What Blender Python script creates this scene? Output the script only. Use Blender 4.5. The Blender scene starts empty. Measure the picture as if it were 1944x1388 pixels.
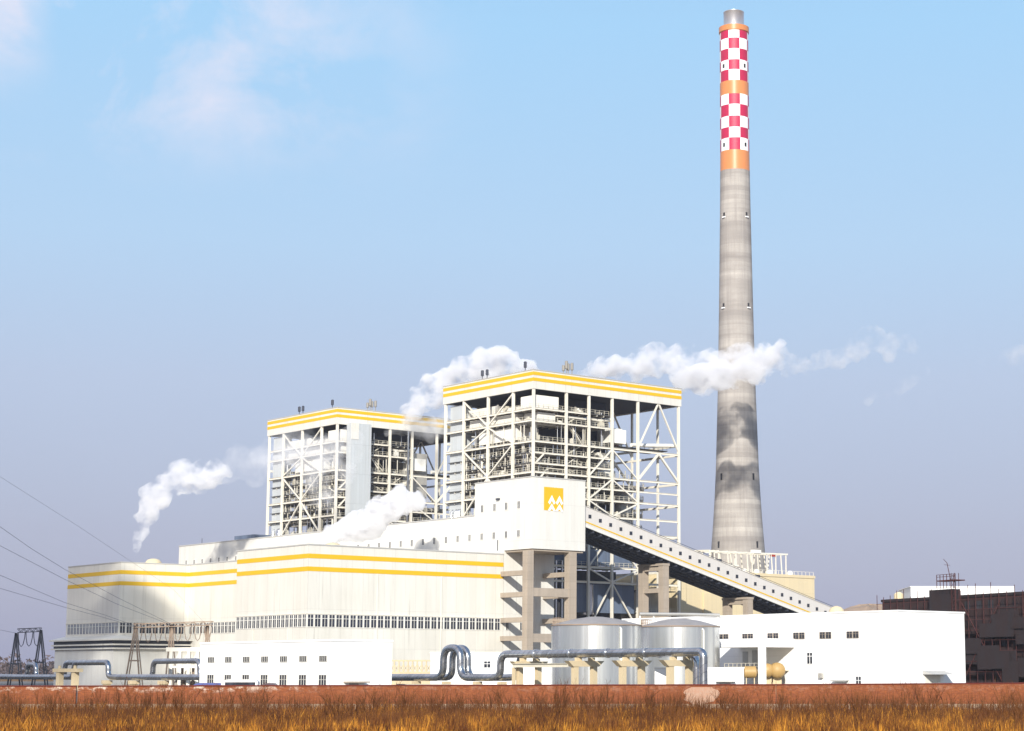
import bpy, math, random
import numpy as np
from mathutils import Vector
random.seed(7); rng = np.random.default_rng(7)
R = math.radians
scene = bpy.context.scene
COL = scene.collection

# ------------------------------------------------------------ camera
PX, HOR, FPX, PITCH, CAMH = 1200.0, 1278.0, 3620.0, R(8.3), 3.4
PYC = HOR - FPX*math.tan(PITCH)
cam = bpy.data.cameras.new('camera'); camo = bpy.data.objects.new('camera', cam); COL.objects.link(camo)
camo.location = (0, 0, CAMH); camo.rotation_euler = (math.pi/2+PITCH, 0, 0)
cam.sensor_width = 36; cam.lens = 36*FPX/1944
cam.shift_x = (972-PX)/1944; cam.shift_y = (PYC-694)/1944
cam.clip_start = 1; cam.clip_end = 20000
scene.camera = camo

# ------------------------------------------------------------ sky and sun
SUN_EL, SUN_AZ = R(24), R(184)          # azimuth clockwise from +Y: the sun stands behind the camera
w = bpy.data.worlds.new('World'); scene.world = w; w.use_nodes = True
nt = w.node_tree; nt.nodes.clear(); N = nt.nodes.new; L = nt.links.new
sky = N('ShaderNodeTexSky'); sky.sky_type = 'NISHITA'; sky.sun_disc = False
sky.sun_elevation = SUN_EL; sky.sun_rotation = SUN_AZ; sky.dust_density = 2.0; sky.air_density = 1.3; sky.ozone_density = 2.0
bg = N('ShaderNodeBackground'); bg.inputs[1].default_value = 0.10
out = N('ShaderNodeOutputWorld')
tc = N('ShaderNodeTexCoord'); sep = N('ShaderNodeSeparateXYZ'); L(tc.outputs['Generated'], sep.inputs[0])
ramp = N('ShaderNodeValToRGB'); L(sep.outputs['Z'], ramp.inputs[0])
cr = ramp.color_ramp; K = 10.0
stops = [(0.0, (.405, .42, .605)), (.07, (.445, .475, .675)), (.15, (.51, .60, .82)), (.22, (.50, .71, .97)), (.33, (.43, .74, 1.06)), (.6, (.22, .42, .8)), (1.0, (.16, .33, .7))]
while len(cr.elements) < len(stops): cr.elements.new(.5)
for e, (p, c) in zip(cr.elements, stops): e.position = p; e.color = (*c, 1)
sc1 = N('ShaderNodeVectorMath'); sc1.operation = 'SCALE'; L(ramp.outputs[0], sc1.inputs[0]); sc1.inputs['Scale'].default_value = K*.70
mx = N('ShaderNodeMix'); mx.data_type = 'RGBA'; mx.inputs[0].default_value = 0.85
L(sky.outputs[0], mx.inputs[6]); L(sc1.outputs[0], mx.inputs[7])
# thin drifting clouds, high on the left
mp = N('ShaderNodeMapping'); L(tc.outputs['Generated'], mp.inputs[0]); mp.inputs['Scale'].default_value = (1, 1, 1.25); mp.inputs['Rotation'].default_value = (0, R(18), 0)
nz = N('ShaderNodeTexNoise'); L(mp.outputs[0], nz.inputs[0]); nz.inputs['Scale'].default_value = 15.0; nz.inputs['Detail'].default_value = 9; nz.inputs['Roughness'].default_value = .6; nz.inputs['Distortion'].default_value = .4
nr = N('ShaderNodeMapRange'); L(nz.outputs[0], nr.inputs[0]); nr.inputs[1].default_value = .44; nr.inputs[2].default_value = .74
mz = N('ShaderNodeMapRange'); L(sep.outputs['Z'], mz.inputs[0]); mz.inputs[1].default_value = .235; mz.inputs[2].default_value = .30; mz.interpolation_type = 'SMOOTHSTEP'
mxx = N('ShaderNodeMapRange'); L(sep.outputs['X'], mxx.inputs[0]); mxx.inputs[1].default_value = -.06; mxx.inputs[2].default_value = -.22; mxx.interpolation_type = 'SMOOTHSTEP'
m1 = N('ShaderNodeMath'); m1.operation = 'MULTIPLY'; L(nr.outputs[0], m1.inputs[0]); L(mz.outputs[0], m1.inputs[1])
m2 = N('ShaderNodeMath'); m2.operation = 'MULTIPLY'; L(m1.outputs[0], m2.inputs[0]); L(mxx.outputs[0], m2.inputs[1])
# the brighter bank at the far left
cl = N('ShaderNodeMapRange'); L(sep.outputs['X'], cl.inputs[0]); cl.inputs[1].default_value = -.282; cl.inputs[2].default_value = -.302; cl.interpolation_type = 'SMOOTHSTEP'
clz = N('ShaderNodeMapRange'); L(sep.outputs['Z'], clz.inputs[0]); clz.inputs[1].default_value = .27; clz.inputs[2].default_value = .315; clz.interpolation_type = 'SMOOTHSTEP'
nr2 = N('ShaderNodeMapRange'); L(nz.outputs[0], nr2.inputs[0]); nr2.inputs[1].default_value = .20; nr2.inputs[2].default_value = .50
m3 = N('ShaderNodeMath'); m3.operation = 'MULTIPLY'; L(cl.outputs[0], m3.inputs[0]); L(nr2.outputs[0], m3.inputs[1])
m4 = N('ShaderNodeMath'); m4.operation = 'MULTIPLY'; L(m3.outputs[0], m4.inputs[0]); L(clz.outputs[0], m4.inputs[1])
ma = N('ShaderNodeMath'); ma.operation = 'MAXIMUM'; L(m2.outputs[0], ma.inputs[0]); L(m4.outputs[0], ma.inputs[1]); ma.use_clamp = True
mc = N('ShaderNodeMix'); mc.data_type = 'RGBA'; L(ma.outputs[0], mc.inputs[0]); L(mx.outputs[2], mc.inputs[6]); mc.inputs[7].default_value = (K*.60, K*.60, K*.70, 1)
L(mc.outputs[2], bg.inputs[0]); L(bg.outputs[0], out.inputs[0])

sl = bpy.data.lights.new('sun', 'SUN'); so = bpy.data.objects.new('sun', sl); COL.objects.link(so)
sl.energy = 4.6; sl.angle = R(.6); sl.color = (1.0, .955, .865)
sd = Vector((math.sin(SUN_AZ)*math.cos(SUN_EL), math.cos(SUN_AZ)*math.cos(SUN_EL), math.sin(SUN_EL)))
so.rotation_euler = sd.to_track_quat('Z', 'Y').to_euler(); so.location = sd*500
scene.view_settings.view_transform = 'Standard'; scene.view_settings.look = 'None'
scene.view_settings.exposure = 0.43; scene.view_settings.gamma = 1
scene.cycles.volume_bounces = 5; scene.cycles.max_bounces = 10; scene.cycles.volume_step_rate = 1.0; scene.cycles.volume_max_steps = 512
scene.cycles.transparent_max_bounces = 16

# ------------------------------------------------------------ survey frame of the plant: a runs right and back, b left and back
TH = math.atan((5400-PX)/(FPX/math.cos(PITCH)))
UX, UY = math.sin(TH), math.cos(TH); ROT = math.pi/2-TH
OX, OY = -74.807, 441.4
def wor(a, b, z=0): return Vector((OX+a*UX-b*UY, OY+a*UY+b*UX, z))
def at(px, py, Y):                       # a surveyed photo point at distance Y
    r = (px-PX)/FPX; q = (PYC-py)/FPX
    d = (r, math.cos(PITCH)-math.sin(PITCH)*q, math.sin(PITCH)+math.cos(PITCH)*q); s = Y/d[1]
    return Vector((d[0]*s, Y, CAMH+d[2]*s))

# ------------------------------------------------------------ materials
def sock(n, k, v):
    if k in n.inputs: n.inputs[k].default_value = v
def base_mat(name, rough=.7, metal=0.0, spec=.4):
    m = bpy.data.materials.new(name); m.use_nodes = True
    p = m.node_tree.nodes['Principled BSDF']; sock(p, 'Roughness', rough); sock(p, 'Metallic', metal); sock(p, 'Specular IOR Level', spec)
    return m, m.node_tree, p
def mixc(t, fac, a, b):
    n = t.nodes.new('ShaderNodeMix'); n.data_type = 'RGBA'
    if isinstance(fac, float): n.inputs[0].default_value = fac
    else: t.links.new(fac, n.inputs[0])
    for i, v in ((6, a), (7, b)):
        if isinstance(v, tuple): n.inputs[i].default_value = (*v[:3], 1)
        else: t.links.new(v, n.inputs[i])
    return n.outputs[2]
def noise(t, vec, scale, detail=4, rough=.55, stretch=None, lo=.35, hi=.7):
    if stretch:
        mpn = t.nodes.new('ShaderNodeMapping'); t.links.new(vec, mpn.inputs[0]); mpn.inputs['Scale'].default_value = stretch; vec = mpn.outputs[0]
    n = t.nodes.new('ShaderNodeTexNoise'); t.links.new(vec, n.inputs[0]); n.inputs['Scale'].default_value = scale; n.inputs['Detail'].default_value = detail; n.inputs['Roughness'].default_value = rough
    r = t.nodes.new('ShaderNodeMapRange'); t.links.new(n.outputs[0], r.inputs[0]); r.inputs[1].default_value = lo; r.inputs[2].default_value = hi
    return r.outputs[0]
def math_(t, op, a, b=None):
    n = t.nodes.new('ShaderNodeMath'); n.operation = op
    for i, v in ((0, a), (1, b)):
        if v is None: continue
        if isinstance(v, (int, float)): n.inputs[i].default_value = v
        else: t.links.new(v, n.inputs[i])
    return n.outputs[0]
def objvec(t): return t.nodes.new('ShaderNodeTexCoord').outputs['Object']

def plain(name, c, rough=.7, metal=0.0, dirt=.25, dirtc=None, scale=.5, streak=True):
    m, t, p = base_mat(name, rough, metal)
    v = objvec(t)
    f = noise(t, v, scale, 5, .6, (1, 1, .18) if streak else None)
    f = math_(t, 'MULTIPLY', f, dirt)
    dc = dirtc or tuple(x*.55 for x in c)
    t.links.new(mixc(t, f, c, dc), p.inputs['Base Color'])
    return m
def cladding(name, c, pitch=1.05, var=.07, seam=.12, dirt=.12, vert_joint=0, dirtc=(.45, .42, .36), bump=.25):
    m, t, p = base_mat(name, .48, 0, .35)
    v = objvec(t); s = t.nodes.new('ShaderNodeSeparateXYZ'); t.links.new(v, s.inputs[0])
    xy = math_(t, 'ADD', s.outputs[0], s.outputs[1]); q = math_(t, 'DIVIDE', xy, pitch)
    fl = math_(t, 'FLOOR', q); fr = math_(t, 'FRACT', q)
    zf = math_(t, 'FLOOR', math_(t, 'DIVIDE', s.outputs[2], 9.0))
    cmb = t.nodes.new('ShaderNodeCombineXYZ'); t.links.new(fl, cmb.inputs[0]); t.links.new(zf, cmb.inputs[2])
    wn = t.nodes.new('ShaderNodeTexWhiteNoise'); t.links.new(cmb.outputs[0], wn.inputs[0])
    c2 = tuple(x*(1-var*2) for x in c)
    col = mixc(t, wn.outputs[0], c, c2)
    sm = math_(t, 'MULTIPLY', math_(t, 'LESS_THAN', fr, .07), seam)
    col = mixc(t, sm, col, tuple(x*.45 for x in c))
    f = math_(t, 'MULTIPLY', noise(t, v, .35, 6, .65, (1, 1, .12)), dirt)
    col = mixc(t, f, col, dirtc)
    run = noise(t, v, .8, 5, .7, (1, 1, .03), .60, .72); col = mixc(t, math_(t, 'MULTIPLY', run, dirt*1.6), col, tuple(x*.6 for x in dirtc))
    zl = math_(t, 'LESS_THAN', math_(t, 'FRACT', math_(t, 'DIVIDE', s.outputs[2], 9.0)), .012); col = mixc(t, math_(t, 'MULTIPLY', zl, seam*1.5), col, tuple(x*.45 for x in c))
    f2 = math_(t, 'MULTIPLY', noise(t, v, .06, 3, .5, None, .4, .75), dirt*.8)
    col = mixc(t, f2, col, dirtc)
    t.links.new(col, p.inputs['Base Color'])
    wv = math_(t, 'SINE', math_(t, 'MULTIPLY', xy, 2*math.pi/.35))
    b = t.nodes.new('ShaderNodeBump'); b.inputs['Strength'].default_value = bump; b.inputs['Distance'].default_value = .04; t.links.new(wv, b.inputs['Height']); t.links.new(b.outputs[0], p.inputs['Normal'])
    return m
def render_wall(name, c, course=3.0, dirt=.12, dirtc=(.5, .47, .42)):
    m, t, p = base_mat(name, .85, 0, .2)
    v = objvec(t); s = t.nodes.new('ShaderNodeSeparateXYZ'); t.links.new(v, s.inputs[0])
    fr = math_(t, 'FRACT', math_(t, 'DIVIDE', s.outputs[2], course))
    col = mixc(t, math_(t, 'MULTIPLY', math_(t, 'LESS_THAN', fr, .02), .25), c, tuple(x*.5 for x in c))
    f = math_(t, 'MULTIPLY', noise(t, v, .5, 6, .65, (1, 1, .15)), dirt)
    col = mixc(t, f, col, dirtc); t.links.new(col, p.inputs['Base Color']); return m
def concrete(name, c, lift=1.5, bands=.35, streaks=.3, dark=None):
    m, t, p = base_mat(name, .9, 0, .2)
    v = objvec(t); s = t.nodes.new('ShaderNodeSeparateXYZ'); t.links.new(v, s.inputs[0])
    z = s.outputs[2]
    dark = dark or tuple(x*.55 for x in c)
    light = tuple(min(.9, x*1.25) for x in c)
    cz = t.nodes.new('ShaderNodeCombineXYZ'); t.links.new(math_(t, 'FLOOR', math_(t, 'DIVIDE', z, lift)), cz.inputs[2])
    wn = t.nodes.new('ShaderNodeTexWhiteNoise'); t.links.new(cz.outputs[0], wn.inputs[0])
    col = mixc(t, math_(t, 'MULTIPLY', wn.outputs[0], bands), c, dark)
    big = noise(t, v, .06, 4, .6, (.25, .25, 2.2), .38, .68)
    col = mixc(t, math_(t, 'MULTIPLY', big, bands*1.3), col, dark)
    bl = noise(t, v, .09, 4, .6, (.4, .4, 1.6), .5, .75)
    col = mixc(t, math_(t, 'MULTIPLY', bl, .5), col, light)
    st = noise(t, v, 1.3, 4, .6, (1, 1, .04), .4, .7)
    col = mixc(t, math_(t, 'MULTIPLY', st, streaks), col, dark)
    fj = math_(t, 'LESS_THAN', math_(t, 'FRACT', math_(t, 'DIVIDE', z, lift)), .1)
    col = mixc(t, math_(t, 'MULTIPLY', fj, .16), col, dark)
    gn = noise(t, v, 2.5, 5, .7, None, .3, .7)
    col = mixc(t, math_(t, 'MULTIPLY', gn, .2), col, dark)
    t.links.new(col, p.inputs['Base Color']); return m

M = {}
M['cream'] = cladding('cream_cladding', (.73, .705, .635), 3.0, .03, .16, .22, dirtc=(.40, .36, .29))
M['grey_clad'] = cladding('grey_cladding', (.50, .53, .55), 1.0, .04, .25, .15)
M['bunker'] = cladding('pale_cladding', (.73, .715, .665), 1.0, .025, .16, .22, dirtc=(.42, .38, .32))
M['conv'] = cladding('conveyor_cladding', (.62, .585, .55), .9, .02, .15, .10)
M['esp'] = cladding('sand_cladding', (.68, .56, .35), 2.0, .02, .15, .12)
M['inner_panel'] = plain('white_casing', (.82, .80, .74), .6, 0, .25, (.35, .30, .24), .4)
M['yellow'] = plain('yellow_paint', (.68, .415, .006), .5, 0, .15, (.6, .38, .05))
M['steel'] = plain('cream_steel_paint', (.76, .72, .63), .55, 0, .25, (.38, .32, .22), .6)
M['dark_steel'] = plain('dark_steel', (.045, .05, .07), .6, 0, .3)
M['floor'] = plain('floor_grating', (.10, .10, .10), .8, 0, .4)
M['rail'] = plain('rail_paint', (.58, .54, .44), .6, 0, .3)
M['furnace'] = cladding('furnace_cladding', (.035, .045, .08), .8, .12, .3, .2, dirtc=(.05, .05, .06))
M['low_clad'] = cladding('blue_grey_cladding', (.13, .17, .25), 1.0, .1, .3, .25, dirtc=(.08, .09, .11))
M['duct'] = plain('duct_cladding', (.50, .48, .44), .45, .4, .4)
M['silver'] = plain('aluminium_lagging', (.62, .63, .65), .25, .9, .3, (.25, .25, .27), .8)
M['equip'] = plain('machinery_grey', (.28, .26, .23), .6, 0, .4)
M['red'] = plain('red_paint', (.35, .05, .03), .6)
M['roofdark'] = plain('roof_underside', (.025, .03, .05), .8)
M['roofing'] = plain('roof_sheet', (.45, .44, .42), .8)
M['white'] = render_wall('white_render', (.86, .855, .84), 3.1, .14)
M['concrete'] = concrete('frame_concrete', (.42, .35, .28), 2.0, .15, .3)
M['chimney'] = concrete('chimney_concrete', (.475, .44, .40), 1.5, .5, .40, (.20, .18, .17))
M['orange'] = plain('orange_paint', (.60, .225, .075), .38, 0, .35, (.5, .2, .08), .3)
M['tile_red'] = plain('red_tile_paint', (.46, .010, .065), .5, 0, .35, (.22, .03, .05), .9)
M['tile_white'] = plain('white_tile_paint', (.86, .86, .86), .5, 0, .22, (.45, .42, .42), .9)
M['liner'] = plain('liner_steel', (.70, .70, .71), .3, .8, .3, (.4, .4, .42), .3)
M['black'] = plain('opening_dark', (.03, .03, .035), .8)
M['tan'] = plain('tan_steel', (.30, .22, .16), .7, 0, .3)
M['wire'] = plain('wire', (.17, .17, .20), .6)
M['tankyellow'] = plain('ochre_tank_paint', (.42, .27, .10), .5, 0, .2)
M['standc'] = plain('stand_concrete', (.58, .47, .30), .8, 0, .3)
M['darkwall'] = plain('dark_brick', (.040, .018, .015), .9, 0, .6, (.02, .015, .02), .4)
M['rust'] = plain('rusty_tube', (.075, .022, .02), .8)
M['netting'] = plain('safety_netting', (.026, .014, .014), .9, 0, .6, (.02, .02, .025), .6)
M['curtain'] = plain('curtain', (.45, .42, .38), .9, 0, .5, None, 2.0)

def glass(name, c=(.03, .035, .05), rough=.12):
    m, t, p = base_mat(name, rough, 0, .5)
    v = objvec(t); f = noise(t, v, .9, 2, .5, None, .45, .6)
    t.links.new(mixc(t, math_(t, 'MULTIPLY', f, .6), c, tuple(x*2.6 for x in c)), p.inputs['Base Color']); return m
M['glass'] = glass('window_glass', (.022, .025, .034)); M['glass_reflection'] = glass('reflection_tinted_glass', (.06, .075, .11), .3)  # second glass has a bluish reflection painted into its base colour

def pipe_mat():
    m, t, p = base_mat('aluminium_lagging', .2, .92); v = objvec(t); s = t.nodes.new('ShaderNodeSeparateXYZ'); t.links.new(v, s.inputs[0])
    q = math_(t, 'DIVIDE', math_(t, 'ADD', s.outputs[1], s.outputs[2]), 1.1); fl = math_(t, 'FLOOR', q)
    cmb = t.nodes.new('ShaderNodeCombineXYZ'); t.links.new(fl, cmb.inputs[0]); wn = t.nodes.new('ShaderNodeTexWhiteNoise'); t.links.new(cmb.outputs[0], wn.inputs[0])
    col = mixc(t, wn.outputs[0], (.50, .51, .53), (.36, .37, .39))
    col = mixc(t, math_(t, 'MULTIPLY', math_(t, 'LESS_THAN', math_(t, 'FRACT', q), .07), .7), col, (.10, .10, .11))
    col = mixc(t, math_(t, 'MULTIPLY', noise(t, v, 1.5, 4, .6), .4), col, (.20, .19, .18)); t.links.new(col, p.inputs['Base Color'])
    rr = t.nodes.new('ShaderNodeMapRange'); t.links.new(wn.outputs[0], rr.inputs[0]); rr.inputs[3].default_value = .14; rr.inputs[4].default_value = .32; t.links.new(rr.outputs[0], p.inputs['Roughness']); return m
M['lagging'] = pipe_mat()
# tank shell: galvanised sheets with upright streaks
def tank_mat():
    m, t, p = base_mat('galvanised_sheet', .32, .7)
    v = objvec(t); s = t.nodes.new('ShaderNodeSeparateXYZ'); t.links.new(v, s.inputs[0])
    ang = math_(t, 'ARCTAN2', s.outputs[1], s.outputs[0])
    fl = math_(t, 'FLOOR', math_(t, 'MULTIPLY', ang, 11.0)); cmb = t.nodes.new('ShaderNodeCombineXYZ'); t.links.new(fl, cmb.inputs[0])
    wn = t.nodes.new('ShaderNodeTexWhiteNoise'); t.links.new(cmb.outputs[0], wn.inputs[0])
    col = mixc(t, wn.outputs[0], (.66, .67, .65), (.46, .47, .47))
    st = noise(t, v, 1.2, 4, .6, (1, 1, .05)); col = mixc(t, math_(t, 'MULTIPLY', st, .45), col, (.30, .31, .33))
    t.links.new(col, p.inputs['Base Color'])
    rr = t.nodes.new('ShaderNodeMapRange'); t.links.new(wn.outputs[0], rr.inputs[0]); rr.inputs[3].default_value = .22; rr.inputs[4].default_value = .42
    t.links.new(rr.outputs[0], p.inputs['Roughness']); return m
M['tank'] = tank_mat(); M['tankroof'] = plain('tank_roof', (.36, .33, .31), .7, .2, .4)

def brick_mat():
    m, t, p = base_mat('red_brick', .9, 0, .1)
    v = objvec(t); s = t.nodes.new('ShaderNodeSeparateXYZ'); t.links.new(v, s.inputs[0])
    cmb = t.nodes.new('ShaderNodeCombineXYZ'); t.links.new(s.outputs[0], cmb.inputs[0]); t.links.new(s.outputs[2], cmb.inputs[1])
    b = t.nodes.new('ShaderNodeTexBrick'); t.links.new(cmb.outputs[0], b.inputs[0]); b.inputs['Scale'].default_value = 1.0
    b.inputs['Color1'].default_value = (.29, .088, .034, 1); b.inputs['Color2'].default_value = (.18, .052, .026, 1); b.inputs['Mortar'].default_value = (.20, .09, .045, 1)
    b.inputs['Brick Width'].default_value = .25; b.inputs['Row Height'].default_value = .075; b.inputs['Mortar Size'].default_value = .008
    big = noise(t, v, .22, 5, .6, (1, 1, .6), .4, .65)
    col = mixc(t, math_(t, 'MULTIPLY', big, .45), b.outputs[0], (.20, .065, .028))
    sal = noise(t, v, 1.4, 6, .75, (1, 1, 1.5), .50, .62)         # pale salt bloom near the top of the wall
    top = t.nodes.new('ShaderNodeMapRange'); t.links.new(s.outputs[2], top.inputs[0]); top.inputs[1].default_value = 1.75; top.inputs[2].default_value = 2.15
    wr = t.nodes.new('ShaderNodeMapRange'); t.links.new(s.outputs[0], wr.inputs[0]); wr.inputs[1].default_value = -24; wr.inputs[2].default_value = -34; where = wr.outputs[0]
    f = math_(t, 'MULTIPLY', math_(t, 'MULTIPLY', sal, top.outputs[0]), math_(t, 'ADD', math_(t, 'MULTIPLY', where, .85), .12))
    col = mixc(t, f, col, (.60, .49, .40))
    t.links.new(col, p.inputs['Base Color']); return m
M['brick'] = brick_mat()
M['coping'] = plain('wall_coping', (.13, .022, .014), .9, 0, .4)
M['plinth'] = plain('plinth_render', (.36, .27, .19), .9, 0, .7, (.10, .05, .025), 1.2, False)
M['patch'] = plain('pale_mortar_patch', (.40, .27, .20), .9, 0, .8, (.4, .2, .12), 5, False)

# ------------------------------------------------------------ mesh builder
class MB:
    def __init__(s): s.v = []; s.f = []; s.mi = []; s.k = 0
    def face(s, idx): s.f.append(tuple(idx)); s.mi.append(s.k)
    def box(s, x0, x1, y0, y1, z0, z1):
        if x0 > x1: x0, x1 = x1, x0
        if y0 > y1: y0, y1 = y1, y0
        n = len(s.v); s.v += [(x0, y0, z0), (x1, y0, z0), (x1, y1, z0), (x0, y1, z0), (x0, y0, z1), (x1, y0, z1), (x1, y1, z1), (x0, y1, z1)]
        for q in ((0, 3, 2, 1), (4, 5, 6, 7), (0, 1, 5, 4), (1, 2, 6, 5), (2, 3, 7, 6), (3, 0, 4, 7)): s.face([n+i for i in q])
        return s
    def hexa(s, P):
        n = len(s.v); s.v += [tuple(p) for p in P]
        for q in ((0, 3, 2, 1), (4, 5, 6, 7), (0, 1, 5, 4), (1, 2, 6, 5), (2, 3, 7, 6), (3, 0, 4, 7)): s.face([n+i for i in q])
        return s
    def bar(s, p, q, w=.4, h=None):
        p = Vector(p); q = Vector(q); h = h or w; d = (q-p).normalized()
        up = Vector((0, 0, 1)) if abs(d.z) < .95 else Vector((1, 0, 0))
        r = d.cross(up).normalized()*(w/2); u = r.cross(d).normalized()*(h/2)
        return s.hexa([p-r-u, p+r-u, q+r-u, q-r-u, p-r+u, p+r+u, q+r+u, q-r+u])
    def ibeam(s, p, q, w=.5, h=.7, t=.06):
        p = Vector(p); q = Vector(q); d = (q-p).normalized()
        up = Vector((0, 0, 1)) if abs(d.z) < .95 else Vector((1, 0, 0))
        r = d.cross(up).normalized(); u = r.cross(d).normalized()
        s.bar(p, q, t, h-2*t)
        for sg in (-1, 1): s.bar(p+u*sg*(h-t)/2, q+u*sg*(h-t)/2, w, t)
        return s
    def tube(s, pts, r, n=10, cap=True):
        pts = [Vector(p) for p in pts]; base = len(s.v); prev = None
        for i, p in enumerate(pts):
            d = ((pts[min(i+1, len(pts)-1)]-pts[max(i-1, 0)])).normalized()
            if prev is None:
                a = Vector((0, 0, 1)) if abs(d.z) < .9 else Vector((1, 0, 0)); prev = (a-d*a.dot(d)).normalized()
            else: prev = (prev-d*prev.dot(d)).normalized()
            b = d.cross(prev); rr = r[i] if isinstance(r, (list, tuple)) else r
            for k in range(n):
                t = 2*math.pi*k/n; s.v.append(tuple(p+(prev*math.cos(t)+b*math.sin(t))*rr))
        for i in range(len(pts)-1):
            for k in range(n):
                a0 = base+i*n+k; a1 = base+i*n+(k+1) % n; s.face((a0, a1, a1+n, a0+n))
        if cap:
            s.face([base+k for k in range(n)][::-1]); s.face([base+(len(pts)-1)*n+k for k in range(n)])
        return s
    def lathe(s, c, prof, n=48, a0=0, closed_top=True):
        base = len(s.v)
        for (r, z) in prof:
            for k in range(n):
                t = 2*math.pi*k/n+a0; s.v.append((c[0]+r*math.cos(t), c[1]+r*math.sin(t), c[2]+z))
        for i in range(len(prof)-1):
            for k in range(n):
                p = base+i*n+k; q = base+i*n+(k+1) % n; s.face((p, q, q+n, p+n))
        if closed_top:
            s.face([base+(len(prof)-1)*n+k for k in range(n)])
        return s
    def prism(s, poly, z0, z1):
        n = len(s.v); k = len(poly); s.v += [(x, y, z0) for x, y in poly]+[(x, y, z1) for x, y in poly]
        s.face(list(range(n, n+k))[::-1]); s.face(range(n+k, n+2*k))
        for i in range(k): j = (i+1) % k; s.face((n+i, n+j, n+k+j, n+k+i))
        return s
    def build(s, name, mat, parent=None, off=None, smooth=False, loc=None):
        o3 = Vector(off) if off is not None else (Vector(OFF.get(parent.name, (0, 0, 0))) if parent else Vector((0, 0, 0)))
        me = bpy.data.meshes.new(name); me.from_pydata([tuple(Vector(v)-o3) for v in s.v], [], s.f)
        mats = mat if isinstance(mat, list) else [mat]
        for mm in mats: me.materials.append(mm)
        if len(mats) > 1: me.polygons.foreach_set('material_index', s.mi)
        if smooth: me.polygons.foreach_set('use_smooth', [True]*len(me.polygons)); 
        me.update(); o = bpy.data.objects.new(name, me); COL.objects.link(o)
        if parent: o.parent = parent; OFF[o.name] = o3
        if loc is not None: o.location = loc
        if smooth:
            try: me.set_sharp_from_angle(angle=R(40))
            except Exception: pass
        return o
OFF = {}
def tag(o, label=None, cat=None, group=None, kind=None):
    if label: o['label'] = label
    if cat: o['category'] = cat
    if group: o['group'] = group
    if kind: o['kind'] = kind
    return o
def thing(name, label, cat, a, b, z=0, group=None):          # root Empty placed and turned in the plant frame; parts are given in plant coordinates
    o = bpy.data.objects.new(name, None); COL.objects.link(o); o.location = wor(a, b, z); o.rotation_euler = (0, 0, ROT)
    OFF[o.name] = (a, b, z); return tag(o, label, cat, group)
def wthing(name, label, cat, x, y, z=0, group=None):         # the same in world axes
    o = bpy.data.objects.new(name, None); COL.objects.link(o); o.location = (x, y, z); OFF[o.name] = (x, y, z); return tag(o, label, cat, group)

# window kinds: one mesh each, linked copies. local: x along the wall, outward = -y
WCACHE = {}
def window(parent, kind, a, b, z, facing, wd, ht, cols=2, transom=None, gl='glass', fr='inner_panel', fw=.09, out=.05, name='window'):
    key = (kind, round(wd, 2), round(ht, 2), cols, transom, gl, fr)
    if key not in WCACHE:
        g = MB().box(-wd/2, wd/2, -out, .02, 0, ht)
        f = MB(); o1 = -out-.07; o2 = -out+.01
        f.box(-wd/2-fw/2, -wd/2+fw/2, o1, o2, -fw/2, ht+fw/2); f.box(wd/2-fw/2, wd/2+fw/2, o1, o2, -fw/2, ht+fw/2)
        f.box(-wd/2+fw/2, wd/2-fw/2, o1, o2, -fw/2, fw/2); f.box(-wd/2+fw/2, wd/2-fw/2, o1, o2, ht-fw/2, ht+fw/2)
        for i in range(1, cols):
            x = -wd/2+wd*i/cols; f.box(x-fw*.35, x+fw*.35, o1+.01, o2, fw/2, ht-fw/2)
        if transom: f.box(-wd/2+fw/2, wd/2-fw/2, o1+.005, o2, ht*transom-fw*.4, ht*transom+fw*.4)
        WCACHE[key] = (g.build('window', M[gl], off=(0, 0, 0)).data, f.build('frame', M[fr], off=(0, 0, 0)).data)
        for o in [x for x in COL.objects if x.data in WCACHE[key] and x.parent is None]: bpy.data.objects.remove(o)
    gm, fm = WCACHE[key]; o3 = OFF.get(parent.name, (0, 0, 0))
    o = bpy.data.objects.new(name, gm); COL.objects.link(o); o.parent = parent; o.location = (a-o3[0], b-o3[1], z-o3[2]); o.rotation_euler = (0, 0, facing)
    c = bpy.data.objects.new('frame', fm); COL.objects.link(c); c.parent = o
    return o
FB, FA = 0.0, -math.pi/2       # facing -b (right faces) / facing -a (left faces)

# ============================================================ ground
def ground():
    m, t, p = base_mat('dry_earth', .95, 0, .1)
    v = objvec(t)
    col = mixc(t, noise(t, v, .05, 6, .6), (.30, .17, .07), (.16, .085, .035))
    col = mixc(t, math_(t, 'MULTIPLY', noise(t, v, 2.0, 5, .7), .5), col, (.10, .05, .02))
    t.links.new(col, p.inputs['Base Color'])
    g = MB(); S = 6000
    g.v += [(-S, -400, 0), (S, -400, 0), (S, 9000, 0), (-S, 9000, 0)]; g.face((0, 1, 2, 3))
    tag(g.build('ground', m), kind='structure')
    y = MB(); n = [(-160, 163), (160, 163), (260, 800), (-260, 800)]
    y.v += [(x, yy, .004) for x, yy in n]; y.face((0, 1, 2, 3))
    tag(y.build('yard_pavement', plain('yard_concrete', (.15, .14, .125), .9, 0, .4, None, .1, False)), kind='structure')
ground()

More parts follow.
